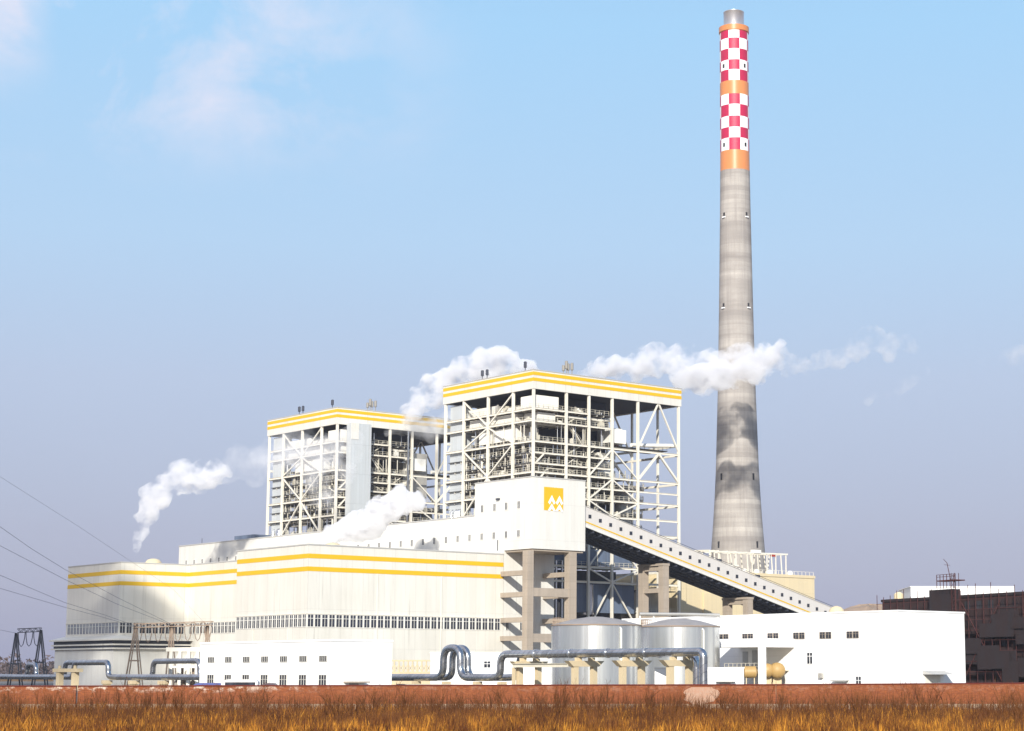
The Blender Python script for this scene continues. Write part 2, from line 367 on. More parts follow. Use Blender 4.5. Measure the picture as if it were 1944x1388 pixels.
# ============================================================ turbine hall (two bays, recessed middle)
def turbine_hall():
    t = thing('turbine_hall', 'long cream turbine hall, yellow striped, with ribbon windows and a recessed middle', 'power station hall', 0, 0)
    H = 33.0
    MB().prism([(0, 0), (56.5, 0), (56.5, 127.3), (0, 127.3), (0, 95), (20.2, 95), (20.2, 32.7), (0, 32.7)], 0, H-.25).build('wall', M['cream'], t)
    cp = MB()
    for (x0, y0, x1, y1) in ((-.12, -.12, 56.5, .5), (-.12, .5, .5, 32.8), (.5, 32.2, 20.8, 32.8), (20.1, 32.8, 20.8, 94.9), (-.12, 94.9, 20.8, 95.5), (-.12, 95.5, .5, 127.4)):
        cp.box(x0, x1, y0, y1, H-.25, H+.05)
    cp.build('parapet_cap', M['roofing'], t)
    for z0, z1 in ((29.72, 30.78), (26.75, 27.8)):
        MB().box(-.05, 56.5, -.05, .0, z0, z1).box(-.05, 0, .0, 32.75, z0, z1).box(0, 20.2, 32.7, 32.75, z0, z1).box(20.15, 20.2, 32.75, 94.95, z0, z1)\
            .box(-.05, 20.2, 94.95, 95, z0, z1).box(-.05, 0, 95, 127.3, z0, z1).build('stripe', M['yellow'], t)
    # ribbon windows
    zb, zt = 13.95, 16.85
    n = 29
    for i in range(n): window(t, 'rib', .95+i*1.92, 0, zb, FB, 1.62, zt-zb, 2, .68, fw=.13)
    for i in range(17): window(t, 'rib', 0, 1.0+i*1.9, zb, FA, 1.6, zt-zb, 2, .68, fw=.13)
    for i in range(10): window(t, 'rib', 1.1+i*1.92, 95, zb, FB, 1.62, zt-zb, 2, .68, fw=.13)
    for i in range(16): window(t, 'ribb', 0, 96+i*1.95, zb, FA, 1.6, zt-zb, 2, .68, 'glass_reflection', fw=.11)
    for i in range(23): window(t, 'rib', 20.2, 50+i*1.94, zb, FA, 1.62, zt-zb, 2, .68, fw=.13)
    # head flashing over the ribbon
    hd = MB().box(-.22, 56.5, -.22, 0, 16.92, 17.1).box(-.22, 0, 0, 32.7, 16.92, 17.1).box(-.22, 0, 95, 127.3, 16.92, 17.1).box(20, 20.2, 32.8, 94.9, 16.92, 17.1).box(-.2, 20.0, 94.78, 95, 16.92, 17.1)
    hd.build('window_hood', M['steel'], t)
    # low annex canopy with two dark-edged ledges along the far bay
    for i, (z0, z1, ex) in enumerate(((12.05, 12.45, 3.6), (10.75, 11.15, 3.0), (9.75, 10.1, 3.0))):
        MB().box(-ex, 0, 95-ex, 130, z0, z1).box(0, 20.2, 95-ex, 95, z0, z1).build('ledge', M['cream'], t)
    MB().hexa([(-3.6, 95-3.6, 12.45), (20.2, 95-3.6, 12.45), (20.2, 130, 12.45), (-3.6, 130, 12.45), (-.1, 94.9, 13.4), (20.1, 94.9, 13.4), (20.1, 128, 13.4), (-.1, 128, 13.4)]).build('lean_to_roof', M['cream'], t)
    MB().box(-2.2, 0, 93, 129, 0, 9.75).box(0, 20, 93, 95, 0, 9.75).build('annex_wall', M['bunker'], t)
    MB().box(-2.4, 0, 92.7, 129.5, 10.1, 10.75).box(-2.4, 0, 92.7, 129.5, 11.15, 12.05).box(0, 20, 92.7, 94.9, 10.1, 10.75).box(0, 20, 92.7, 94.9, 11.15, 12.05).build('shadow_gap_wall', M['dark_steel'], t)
    # downpipes
    for a in (19, 37.5): MB().box(a, a+.3, -.16, -.055, 0, 26.7).build('downpipe', M['steel'], t)
    for b in (8, 24): MB().box(-.16, -.055, b, b+.25, 0, 13.8).build('downpipe', M['steel'], t)
    # roof ventilators just behind the parapet
    for (a, b) in ((14, 12), (12, 100)):
        MB().lathe((a, b, H-.3), [(2.2, 0), (2.2, .8), (1.6, 1.5), (.6, 1.8)], 20).build('roof_ventilator', M['esp'], t, smooth=True)
    return t
hall = turbine_hall()

# ============================================================ bunker bay with head house
def bunker():
    t = thing('coal_bunker_bay', 'pale high bunker bay behind the turbine hall, its head house bearing a yellow square emblem', 'power station building', 56.67, 0)
    a0, a1 = 56.67, 73.5
    MB().box(a0, a1-.7, .0, 12.6, 0, 33.8).box(a0, a1-.7, 12.6, 170.5, 0, 43.2).build('wall', M['bunker'], t)
    MB().box(a0-.15, a1-.6, 12.7, 170.6, 43.2, 43.5).build('roof', M['roofing'], t)
    MB().box(a0, a1+.1, -11.4, 12.6, 33.8, 51.5).build('head_house_wall', M['bunker'], t)
    MB().box(a0-.12, a1+.22, -11.52, 12.7, 51.5, 51.75).build('head_house_roof', M['roofing'], t)
    MB().box(a0+.4, a1-.3, -11, -.1, 33.3, 33.79).build('head_house_floor', M['concrete'], t)
    for b in [-5.9, -.8, 4.3]+[9.4+i*5.2 for i in range(31)]: window(t, 'slot', a0, b, 36.9, FA, 1.1, 1.75, 2, None, fw=.12)
    for b in (-5.9, -.8, 4.1, 9.3): window(t, 'slot', a0, b, 43.95, FA, 1.1, 1.9, 2, None, fw=.12)
    # blue-grey plant room on the roof, further along
    MB().box(60, 66, 130, 141.5, 43.5, 45.1).build('roof_plant_room', M['low_clad'], t)
    MB().tube([(a0+1, 157.6, 43.4), (a0+1, 157.6, 45.2)], .1, 6).build('roof_mast', M['dark_steel'], t)
    # emblem
    e0, e1, z0, z1, b = 60.25, 66.35, 43.45, 49.25, -11.4
    MB().box(e0, e1, b-.06, b, z0, z1).build('emblem_square', M['yellow'], t)
    W_, H_ = e1-e0, z1-z0
    ch = MB()
    def chev(xc, zt, hw, hh, th, clipz):
        for sg in (-1, 1):
            q = [(xc, zt), (xc+sg*hw, zt-hh), (xc+sg*(hw-th*.55), zt-hh-th*.5), (xc, zt-th*1.35)]
            q = [(x, max(z, clipz)) for x, z in q]
            f = [(x, b-.12, z) for x, z in q]; g = [(x, b-.062, z) for x, z in q]; n = len(ch.v); ch.v += f+g
            ch.face((n, n+1, n+2, n+3)); ch.face((n+7, n+6, n+5, n+4))
            for i in range(4): j = (i+1) % 4; ch.face((n+i, n+4+i, n+4+j, n+j))
    chev(e0+W_*.40, z0+H_*.66, W_*.19, H_*.32, .95, 0); chev(e0+W_*.80, z0+H_*.66, W_*.19, H_*.32, .95, 0)
    chev(e0+W_*.40, z0+H_*.30, W_*.20, H_*.30, .95, z0-.2); chev(e0+W_*.80, z0+H_*.30, W_*.20, H_*.30, .95, z0-.2)
    ch.build('emblem_peaks', M['tile_white'], t)
    # small marks: lamp box, drain hole
    MB().box(a0-.6, a0-.02, 1.9, 3.0, 46.7, 47.1).build('extractor_hood', M['dark_steel'], t)
    MB().box(a0-.12, a0, 2.55, 2.75, 33.9, 36.6).build('downpipe', M['dark_steel'], t)
    # concrete frame carrying the head house
    for (x0, x1) in ((55.4, 57.3), (68.7, 71.0)):
        MB().box(x0, x1, -11.2, -9.2, 0, 33.3).build('concrete_column', M['concrete'], t)
    for z in (12.0, 16.5, 22.7, 28.0):
        MB().box(55.6, 57.1, -9.2, -.02, z-.7, z+.5).build('concrete_beam', M['concrete'], t)
        if z != 12.0: MB().box(69.0, 70.7, -9.2, -.02, z-.7, z+.5).build('concrete_beam', M['concrete'], t)
    for z in (12.0, 23.2): MB().box(57.3, 68.7, -11.0, -9.6, z-1.1, z+1.0).build('concrete_beam', M['concrete'], t)
    MB().box(69, 70.7, -9.2, -.02, 11.3, 12.5).build('concrete_beam', M['concrete'], t)
    for a in (57.8, 62.2): window(t, 'lowslot', a, 0, 14.0, FB, .9, 2.0, 2, None, fw=.1)
    window(t, 'lowslot', 60.0, 0, 34.0, FB, .9, 1.4, 2, None, fw=.1)
    return t
bunker()

# ============================================================ conveyor gallery
def conveyor():
    t = thing('conveyor_gallery', 'sloping covered coal conveyor with a thin yellow line and small square windows', 'conveyor', 101.75, -10.5)
    sl = (45.16-20.57)/(169.41-74.65); zt = lambda a: 45.16-sl*(a-74.65)
    a0, a1 = 73.62, 205.0; b0, b1 = -10.5, -1.3; Hh = 5.2
    def slab(x0, x1, y0, y1, d0, d1): return MB().hexa([(x0, y0, zt(x0)-d1), (x1, y0, zt(x1)-d1), (x1, y1, zt(x1)-d1), (x0, y1, zt(x0)-d1), (x0, y0, zt(x0)-d0), (x1, y0, zt(x1)-d0), (x1, y1, zt(x1)-d0), (x0, y1, zt(x0)-d0)])
    slab(a0, a1, b0, b1, 0, Hh-.6).build('wall', M['conv'], t)
    slab(a0, a1, b0-.15, b1+.15, -.12, -.0).build('roof', M['roofing'], t)
    slab(a0, a1, b0-.06, b0, 3.72, 4.05).build('stripe', M['yellow'], t)
    slab(a0, a1, b0-.12, b0+.35, 4.6, 5.25).build('edge_girder', M['bunker'], t)
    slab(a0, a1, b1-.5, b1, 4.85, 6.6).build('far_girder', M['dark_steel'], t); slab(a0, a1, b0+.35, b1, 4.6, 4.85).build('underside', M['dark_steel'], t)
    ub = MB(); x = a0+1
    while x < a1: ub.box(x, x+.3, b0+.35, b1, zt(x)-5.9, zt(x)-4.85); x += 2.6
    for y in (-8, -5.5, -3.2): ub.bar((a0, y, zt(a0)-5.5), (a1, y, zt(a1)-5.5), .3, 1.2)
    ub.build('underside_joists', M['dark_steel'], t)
    x = 75.8; i = 0
    while x < 200:
        window(t, 'sq', x, b0, zt(x)-2.55, FB, .85, .85, 1, None, fr='dark_steel', fw=.06); x += 3.455
    MB().tube([(75, b0+.1, zt(75)+.5), (205, b0+.1, zt(205)+.5)], .06, 5).build('cable', M['dark_steel'], t)
    for a in (136.5, 122): MB().box(a-.5, a+.5, b0+.5, b0+1.5, zt(a), zt(a)+.9).build('roof_light_box', M['dark_steel'], t)
    for a in (101.75, 132.54, 165):
        top = zt(a)-6.9
        tr = thing('trestle_tmp', None, None, a, -6); tr.name = 'trestle'
        bpy.data.objects.remove(tr)
        tr = MB().box(a-1, a+1, -10.6, -8.7, 0, top).build('trestle_column', M['concrete'], t)
        MB().box(a-1, a+1, -2.6, -.7, 0, top).build('trestle_column', M['concrete'], t)
        for z in (top-1.3, top-7.0, top-13.5, top-19.5):
            if z > 1.5: MB().box(a-.7, a+.7, -8.7, -2.6, z, z+1.2).build('trestle_beam', M['concrete'], t)
        MB().box(a-1.2, a+1.2, -10.7, -.6, top, top+.6).build('trestle_cap', M['concrete'], t)
    return t
conveyor()

# ============================================================ boiler houses
def boiler(b0, label, shaft):
    A0 = 76.0
    t = thing('boiler_house', label, 'boiler house', A0, b0, 0, 'open steel boiler houses with striped fascias')
    cs = [0, 11.2, 19.1, 27.4, 36.8, 52.1]; bs = [0, 8.8, 20.0, 31.2, 39.9]
    Wd, Dp, ZT, ZF = 52.3, 40.1, 83.2, 78.2
    X = lambda a: A0+a; Y = lambda b: b0+b
    steel = M['steel']; r = random.Random(int(b0))
    # roof and fascia
    MB().box(X(-.5), X(Wd+.5), Y(-.5), Y(0), ZF, ZT).box(X(-.5), X(0), Y(0), Y(Dp), ZF, ZT).box(X(Wd), X(Wd+.5), Y(0), Y(Dp), ZF, ZT).box(X(-.5), X(Wd+.5), Y(Dp), Y(Dp+.5), ZF, ZT).build('fascia', M['cream'], t)
    MB().box(X(-.62), X(Wd+.62), Y(-.62), Y(Dp+.62), ZT, ZT+.2).build('roof', M['roofing'], t)
    for z0, z1 in ((81.85, 82.75), (80.25, 81.15)):
        MB().box(X(-.56), X(Wd+.56), Y(-.56), Y(-.5), z0, z1).box(X(-.56), X(-.5), Y(-.5), Y(Dp+.5), z0, z1).box(X(Wd+.5), X(Wd+.56), Y(-.5), Y(Dp+.5), z0, z1).build('stripe', M['yellow'], t)
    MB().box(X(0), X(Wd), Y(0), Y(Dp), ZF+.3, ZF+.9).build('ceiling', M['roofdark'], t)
    # columns on all four sides plus two inner rows
    for bi, b in enumerate(bs):
        for ai, a in enumerate(cs):
            if b in (8.8, 31.2) and 0 < a < 52: continue
            if b == 20.0 and 0 < a < 30: continue
            w_ = .64 if b == 0 or a == 0 else .55
            MB().box(X(a)-w_/2, X(a)+w_/2, Y(b)-w_/2, Y(b)+w_/2, 0, ZF).build('column', steel, t)
    # girders, right face
    full = [64.3, 56.1, 49.9, 45.4, 41.0, 31.6, 27.6, 15.0]
    for z in full:
        for k in range(5): MB().ibeam((X(cs[k])+.45, Y(0), z), (X(cs[k+1])-.45, Y(0), z), .4, .58).build('girder', steel, t)
    for z in (73.1, 69.7, 61.3, 58.5, 53.0):
        for k in range(3 if z != 53.0 else 5):
            if z == 73.1 and k == 2: continue
            MB().ibeam((X(cs[k])+.45, Y(0), z), (X(cs[k+1])-.45, Y(0), z), .35, .5).build('girder', steel, t)
    # girders, left face
    for z in (73.0, 69.9, 64.3, 56.1, 50.6, 45.4):
        for k in range(4): MB().ibeam((X(0), Y(bs[k])+.45, z), (X(0), Y(bs[k+1])-.45, z), .4, .58).build('girder', steel, t)
    # rear face and far end of the open bay
    for z in (67.0, 64.3, 56.1, 49.9, 41, 31.6):
        MB().bar((X(36.8), Y(39.9), z), (X(52.1), Y(39.9), z), .6, .8).build('girder', steel, t); MB().bar((X(0), Y(39.9), z), (X(11), Y(39.9), z), .5, .7).build('girder', steel, t)
        MB().bar((X(52.1), Y(.5), z-.1), (X(52.1), Y(39.5), z-.1), .5, .6).build('girder', steel, t)
    # bracing
    def brace(p, q, w_=.40): MB().bar(p, q, w_).build('brace', steel, t)
    xm = (36.8+52.1)/2
    for y in (0, 20.0, 39.9):
        q = Y(y)-.05
        brace((X(36.8)+.3, q, 65.6), (X(xm)-.2, q, ZF-.1)); brace((X(52.1)-.3, q, 65.6), (X(xm)+.2, q, ZF-.1))
        brace((X(36.8)+.3, q, 56.6), (X(xm)-.2, q, 63.9), .55); brace((X(52.1)-.3, q, 56.6), (X(xm)+.2, q, 63.9), .55)
    q = Y(-.05)
    def kk(a_, z_, b_, y_): brace((X(a_), q, z_), (X(b_), q, y_), .36)
    kk(27.1, 63.8, 19.4, 56.5); kk(27.7, 63.8, 36.5, 56.5); kk(27.1, 55.6, 19.4, 50.2); kk(27.7, 55.6, 36.5, 50.2)
    kk(36.5, 49.5, 27.7, 45.8); kk(19.4, 49.5, 27.1, 45.8)
    kk(27.0, 40.6, 19.4, 32.0); kk(27.8, 40.6, 36.5, 32.0); kk(19.4, 31.2, 27.2, 27.9); kk(36.5, 31.2, 27.6, 27.9); kk(27.1, 27.2, 19.4, 15.4); kk(27.7, 27.2, 36.5, 15.4)
    q2 = X(-.05)
    def kl(b_, z_, c_, y_): brace((q2, Y(b_), z_), (q2, Y(c_), y_), .36)
    kl(9.1, 77.7, 19.7, 70.3); kl(30.9, 77.7, 20.3, 70.3); kl(19.7, 69.5, 9.1, 64.7); kl(20.3, 69.5, 30.9, 64.7)
    kl(9.1, 63.9, 19.7, 56.5); kl(30.9, 63.9, 20.3, 56.5); kl(19.7, 55.6, 9.1, 46); kl(20.3, 55.6, 30.9, 46)
    for z0, z1, b_ in ((58.7, 61, 1), (53.3, 55.8, 1)): kk(1, z0, 3.5, z1)
    # furnace and casings
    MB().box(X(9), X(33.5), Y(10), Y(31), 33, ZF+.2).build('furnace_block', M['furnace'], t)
    MB().box(X(1.5), X(8.9), Y(8.9), Y(30.5), 70.4, 72.6).box(X(3.0), X(8.9), Y(20), Y(33), 73.5, 76.0).box(X(2.0), X(8.9), Y(8.9), Y(20), 73.5, 74.6).build('penthouse_casing', M['inner_panel'], t)
    MB().box(X(1.6), X(9.5), Y(1.2), Y(7.6), 73.5, 76.9).build('penthouse_casing', M['inner_panel'], t)
    MB().box(X(1.4), X(8.9), Y(9.0), Y(26), 65.4, 69.0).build('steam_drum_casing', M['inner_panel'], t)
    MB().box(X(2.6), X(8.6), Y(1.5), Y(7.3), 70.2, 72.4).build('casing', M['inner_panel'], t)
    for (z0, z1) in ((57.2, 59.5), (60.5, 62.6)): MB().box(X(4.5), X(8.8), Y(9.5), Y(19.5), z0, z1).build('casing', M['duct'], t)
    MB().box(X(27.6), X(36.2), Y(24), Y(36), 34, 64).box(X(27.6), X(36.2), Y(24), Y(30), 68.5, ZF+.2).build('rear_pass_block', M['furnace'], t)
    MB().box(X(1), X(4), Y(33), Y(39), 40, 77.5).build('lift_shaft', M['grey_clad'], t)
    # cabin in the open bay with red door
    cb = MB().box(X(30.5), X(36.3), Y(6), Y(12), 66.0, 71.0).build('cabin', M['inner_panel'], t)
    MB().box(X(33.6), X(34.9), Y(5.93), Y(6), 66.1, 69.2).build('door', M['red'], cb)
    # economiser casings seen through the fourth bay
    for i in range(6):
        MB().box(X(29), X(35.5), Y(8), Y(30), 50.5+i*2.4, 52.1+i*2.4).build('duct', M['inner_panel'] if i % 2 else M['duct'], t)
    MB().box(X(27.8), X(33.8), Y(1.5), Y(5.5), 66.2, 70.0).build('casing', M['inner_panel'], t)
    # floors with handrails along the right face and left face
    def rail(x0, x1, y0, y1, z, nm='handrail'):
        rb = MB(); Lr = math.hypot(x1-x0, y1-y0); n = max(2, int(Lr/1.6))
        for h in (.55, 1.1): rb.bar((x0, y0, z+h), (x1, y1, z+h), .07)
        for i in range(n+1):
            f = i/n; rb.bar((x0+(x1-x0)*f, y0+(y1-y0)*f, z), (x0+(x1-x0)*f, y0+(y1-y0)*f, z+1.12), .09)
        rb.build(nm, M['rail'], t)
    lv = [73.4, 70.0, 64.7, 61.6, 58.8, 56.4, 53.4, 50.3, 45.8, 41.4, 37, 32.0]
    for z in lv:
        e = 27.0 if z > 58 else 35.8
        MB().box(X(.3), X(e), Y(.4), Y(9.9), z-.18, z).box(X(.4), X(8.9), Y(9.9), Y(39), z-.18, z).build('floor', M['floor'], t)
        rail(X(.5), X(e-.3), Y(.55), Y(.55), z); rail(X(.5), X(.5), Y(.6), Y(31 if z > 50 else 39), z)
        fj = MB()
        for k in range(int(e/2.4)): fj.bar((X(1+k*2.4), Y(.6), z-.4), (X(1+k*2.4), Y(9.8), z-.4), .15, .4)
        for k in range(14): fj.bar((X(.6), Y(1+k*2.7), z-.4), (X(8.8), Y(1+k*2.7), z-.4), .15, .4)
        fj.build('floor_joists', steel, t)
    for z in (65.8,):
        MB().box(X(27.4), X(51.5), Y(4), Y(12), z-.2, z).build('floor', M['floor'], t); rail(X(27.6), X(51.4), Y(4.1), Y(4.1), z)
    # round-ended platforms and duct bends in the open bay
    for i, z in enumerate((55.2, 51.6, 47.6, 43.4)):
        pl = MB(); cx, cy = X(41), Y(12); n = 18; R_ = 6.5-.2*i
        poly = [(X(34), Y(5.5))]+[(cx+R_*math.sin(u_), cy-R_*math.cos(u_)) for u_ in [math.pi*k/n for k in range(n+1)]]+[(X(34), Y(18.5))]
        pl.prism(poly, z-.9, z).build('platform', M['equip'], t)
        rb = MB()
        for k in range(n+1):
            p = (cx+R_*math.sin(math.pi*k/n), cy-R_*math.cos(math.pi*k/n)); rb.bar((*p, z), (*p, z+1.1), .08)
            if k: rb.bar((pp[0], pp[1], z+1.1), (p[0], p[1], z+1.1), .08)
            pp = p
        rb.build('handrail', M['rail'], t)
    MB().lathe((X(40), Y(12), 36), [(3.6, 0), (3.6, 15.5), (3.0, 18), (2.0, 19.5)], 28).build('cyclone', M['duct'], t, smooth=True)
    MB().tube([(X(37), Y(3), 66.3), (X(42), Y(3.6), 66.6), (X(47), Y(3), 66.9), (X(52), Y(1.5), 67.1)], .55, 10).build('pipe', M['inner_panel'], t, smooth=True)
    MB().tube([(X(30), Y(2.5), 72.6), (X(24), Y(2.2), 72.0), (X(20), Y(2.5), 72.4)], .5, 10).build('pipe', steel, t, smooth=True)
    # upright pipes and other machinery near the faces
    for k in range(15):
        a = .9+r.random()*6; bb = 1.5+r.random()*29; z0 = r.choice([44, 46, 50, 56, 60]); z1 = z0+r.uniform(5, 14)
        MB().tube([(X(a), Y(bb), z0), (X(a), Y(bb), min(z1, 69))], r.uniform(.14, .36), 8).build('pipe', M['silver'] if r.random() < .6 else M['steel'], t, smooth=True)
    for k in range(18):
        a = 1.5+r.random()*30; bb = 1.2+r.random()*3; z0 = r.choice(lv[:-1]); z1 = z0+r.uniform(2.5, 9)
        MB().tube([(X(a), Y(bb), z0), (X(a), Y(bb), min(z1, 77))], r.uniform(.10, .28), 8).build('pipe', M['silver'] if r.random() < .5 else M['steel'], t, smooth=True)
    for k in range(5):
        b_ = 33.5+r.random()*4; MB().tube([(X(.6), Y(b_), 40), (X(.6), Y(b_), 47.5), (X(1.6), Y(b_), 48.6), (X(3), Y(b_), 48.8)], .42, 10).build('pipe', M['silver'], t, smooth=True)
    mats = [M['equip'], M['duct'], M['inner_panel'], M['steel'], M['rail']]
    for k in range(60):
        z = r.choice(lv[:-1]); a = r.uniform(1, 26 if z > 58 else 33); bb = r.uniform(1.2, 6); q = (r.uniform(.5, 1.8), r.uniform(.5, 1.5), r.uniform(.6, 2.0))
        m_ = MB().box(X(a), X(a)+q[0], Y(bb), Y(bb)+q[1], z, z+q[2]*.8)
        m_.box(X(a)+q[0]*.2, X(a)+q[0]*.6, Y(bb)+q[1]*.2, Y(bb)+q[1]*.7, z+q[2]*.8, z+q[2]*1.1)
        m_.build('machine', r.choice(mats), t)
    for k in range(26):
        z = r.choice(lv[:-1]); a = r.uniform(1, 5); bb = r.uniform(8, 30); q = (r.uniform(.6, 1.8), r.uniform(.8, 2.5), r.uniform(.8, 2.4))
        MB().box(X(a), X(a)+q[0], Y(bb), Y(bb)+q[1], z, z+q[2]).box(X(a)+.1, X(a)+q[0]*.5, Y(bb)+.1, Y(bb)+q[1]*.5, z+q[2], z+q[2]+.4).build('machine', r.choice(mats), t)
    for k in range(46):          # slim upright pipework filling the faces
        z0 = r.choice(lv[2:]); z1 = z0+r.uniform(3, 11)
        if k % 2: p = (X(r.uniform(1, 26)), Y(r.uniform(.9, 2.4)))
        else: p = (X(r.uniform(.9, 2.2)), Y(r.uniform(1.5, 38)))
        MB().tube([(*p, z0), (*p, min(z1, 76))], r.uniform(.07, .2), 7).build('riser_pipe', r.choice([M['silver'], M['duct'], M['steel']]), t, smooth=True)
    for k in range(20):
        z = r.choice(lv[1:-1])-r.uniform(.5, 2); b_ = r.uniform(1, 28); MB().tube([(X(r.uniform(.8, 1.6)), Y(b_), z), (X(1.2), Y(b_+r.uniform(4, 10)), z+.1)], r.uniform(.08, .22), 7).build('header_pipe', r.choice([M['silver'], M['duct'], M['equip']]), t, smooth=True)
    # horizontal pipe runs and struts under floors
    for k in range(16):
        z = r.choice(lv[:-2])-r.uniform(.7, 1.6); a = r.uniform(1, 20); ln = r.uniform(4, 12); bb = r.uniform(.9, 3.5)
        MB().tube([(X(a), Y(bb), z), (X(a+ln), Y(bb), z-.1)], r.uniform(.1, .3), 7).build('pipe', r.choice([M['duct'], M['steel'], M['silver']]), t, smooth=True)
    for k in range(52):          # hangers and thin posts between floors
        a = 1.2+k*.69; i0 = r.randrange(0, 9); z1_, z0_ = lv[i0], lv[min(len(lv)-1, i0+r.choice([1, 1, 2]))]
        if a > 26 and z1_ > 60: continue
        MB().box(X(a)-.09, X(a)+.09, Y(.75), Y(.93), z0_, z1_-.2).build('hanger', r.choice([M['steel'], M['rail'], M['silver']]), t)
    for k in range(40):
        b_ = 1.3+k*.75; i0 = r.randrange(1, 9); z1_, z0_ = lv[i0], lv[min(len(lv)-1, i0+r.choice([1, 2]))]
        MB().box(X(.75), X(.95), Y(b_)-.1, Y(b_)+.1, z0_, z1_-.2).build('hanger', r.choice([M['steel'], M['rail'], M['silver']]), t)
    for k in range(10):
        i0 = r.randrange(1, 10); z1_ = lv[i0]; a = r.uniform(2, 22); MB().bar((X(a), Y(1.0), lv[i0+1]), (X(a+r.choice([-4, 4])), Y(1.0), z1_-.2), .22).build('knee_brace', steel, t)
    # stairs zigzag in the second bay
    for i, z in enumerate(lv[:-2]):
        z2 = lv[i+1]; a0_, a1_ = (12.5, 18) if i % 2 else (18, 12.5)
        MB().bar((X(a0_), Y(1.6), z), (X(a1_), Y(1.6), z2), .7, .25).bar((X(a0_), Y(1.25), z+1), (X(a1_), Y(1.25), z2+1), .07).build('stair', M['rail'], t)
    # cladding at the foot and dark plant behind
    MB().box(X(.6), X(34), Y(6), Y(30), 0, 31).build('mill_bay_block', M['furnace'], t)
    MB().box(X(1), X(36.3), Y(1.0), Y(1.6), 32.2, 38.5).build('lower_cladding', M['low_clad'], t)
    MB().box(X(14), X(36.3), Y(1.0), Y(1.6), 19.5, 27.2).build('lower_cladding', M['low_clad'], t)
    MB().lathe((X(21), Y(-.0)+3.5, 19), [(2.6, 0), (2.6, 8.0)], 24).build('coal_hopper', M['silver'], t, smooth=True)
    for a in (8.5, 10.5): MB().tube([(X(a), Y(.6), 0), (X(a), Y(.6), 33)], .35, 8).build('pipe', M['silver'], t, smooth=True)
    for k in range(14):
        a = r.uniform(1, 48); MB().tube([(X(a), Y(r.uniform(.8, 4)), 0), (X(a), Y(2), r.uniform(12, 26))], r.uniform(.12, .35), 7).build('pipe', r.choice([M['duct'], M['steel'], M['tan']]), t)
    MB().box(X(37.5), X(51.5), Y(8), Y(30), 0, 26).box(X(39), X(50), Y(6), Y(8), 10, 22).build('air_heater_block', M['duct'], t)
    for z in (14.5, 20, 26): MB().box(X(37.3), X(51.8), Y(1), Y(8), z-.25, z).build('floor', M['floor'], t); rail(X(37.5), X(51.6), Y(1.1), Y(1.1), z)
    # silencers on the roof
    vents = [(2, 25.6, 2.9), (2, 23.4, 2.9), (2, 6.3, 3.0), (13.6, 3, 4.0), (14.4, 3.2, 3.4), (15.4, 2.8, 3.6), (12.9, 3.4, 2.8)]
    for (a, b_, h) in vents:
        v_ = MB().lathe((X(a), Y(b_), ZT+.2), [(.12, 0), (.12, h*.45), (.42, h*.5), (.42, h), (.2, h+.15)], 12)
        v_.build('roof_silencer', M['equip'] if a > 5 else M['dark_steel'], t, smooth=True)
    if shaft:
        MB().box(X(3.0), X(10.2), Y(-3.2), Y(-.55), 0, 78.6).build('stair_tower', M['grey_clad'], t)
        MB().box(X(2.9), X(5.6), Y(-3.35), Y(-3.2), 73.6, 78.6).build('stair_tower_panel', M['cream'], t)
        MB().box(X(27), X(36), Y(4), Y(20), 58, 72).build('casing', M['duct'], t)
        MB().tube([(X(25.2), Y(-1), 42), (X(25.2), Y(-1), 77.9)], .3, 8).build('pipe', M['silver'], t)
    return t
boiler(13.2, 'nearer open steel boiler house, with exposed floors and ducts behind the emblem-bearing head house', False)
boiler(109.5, 'farther open steel boiler house, veiled in steam, with a pale stair tower', True)

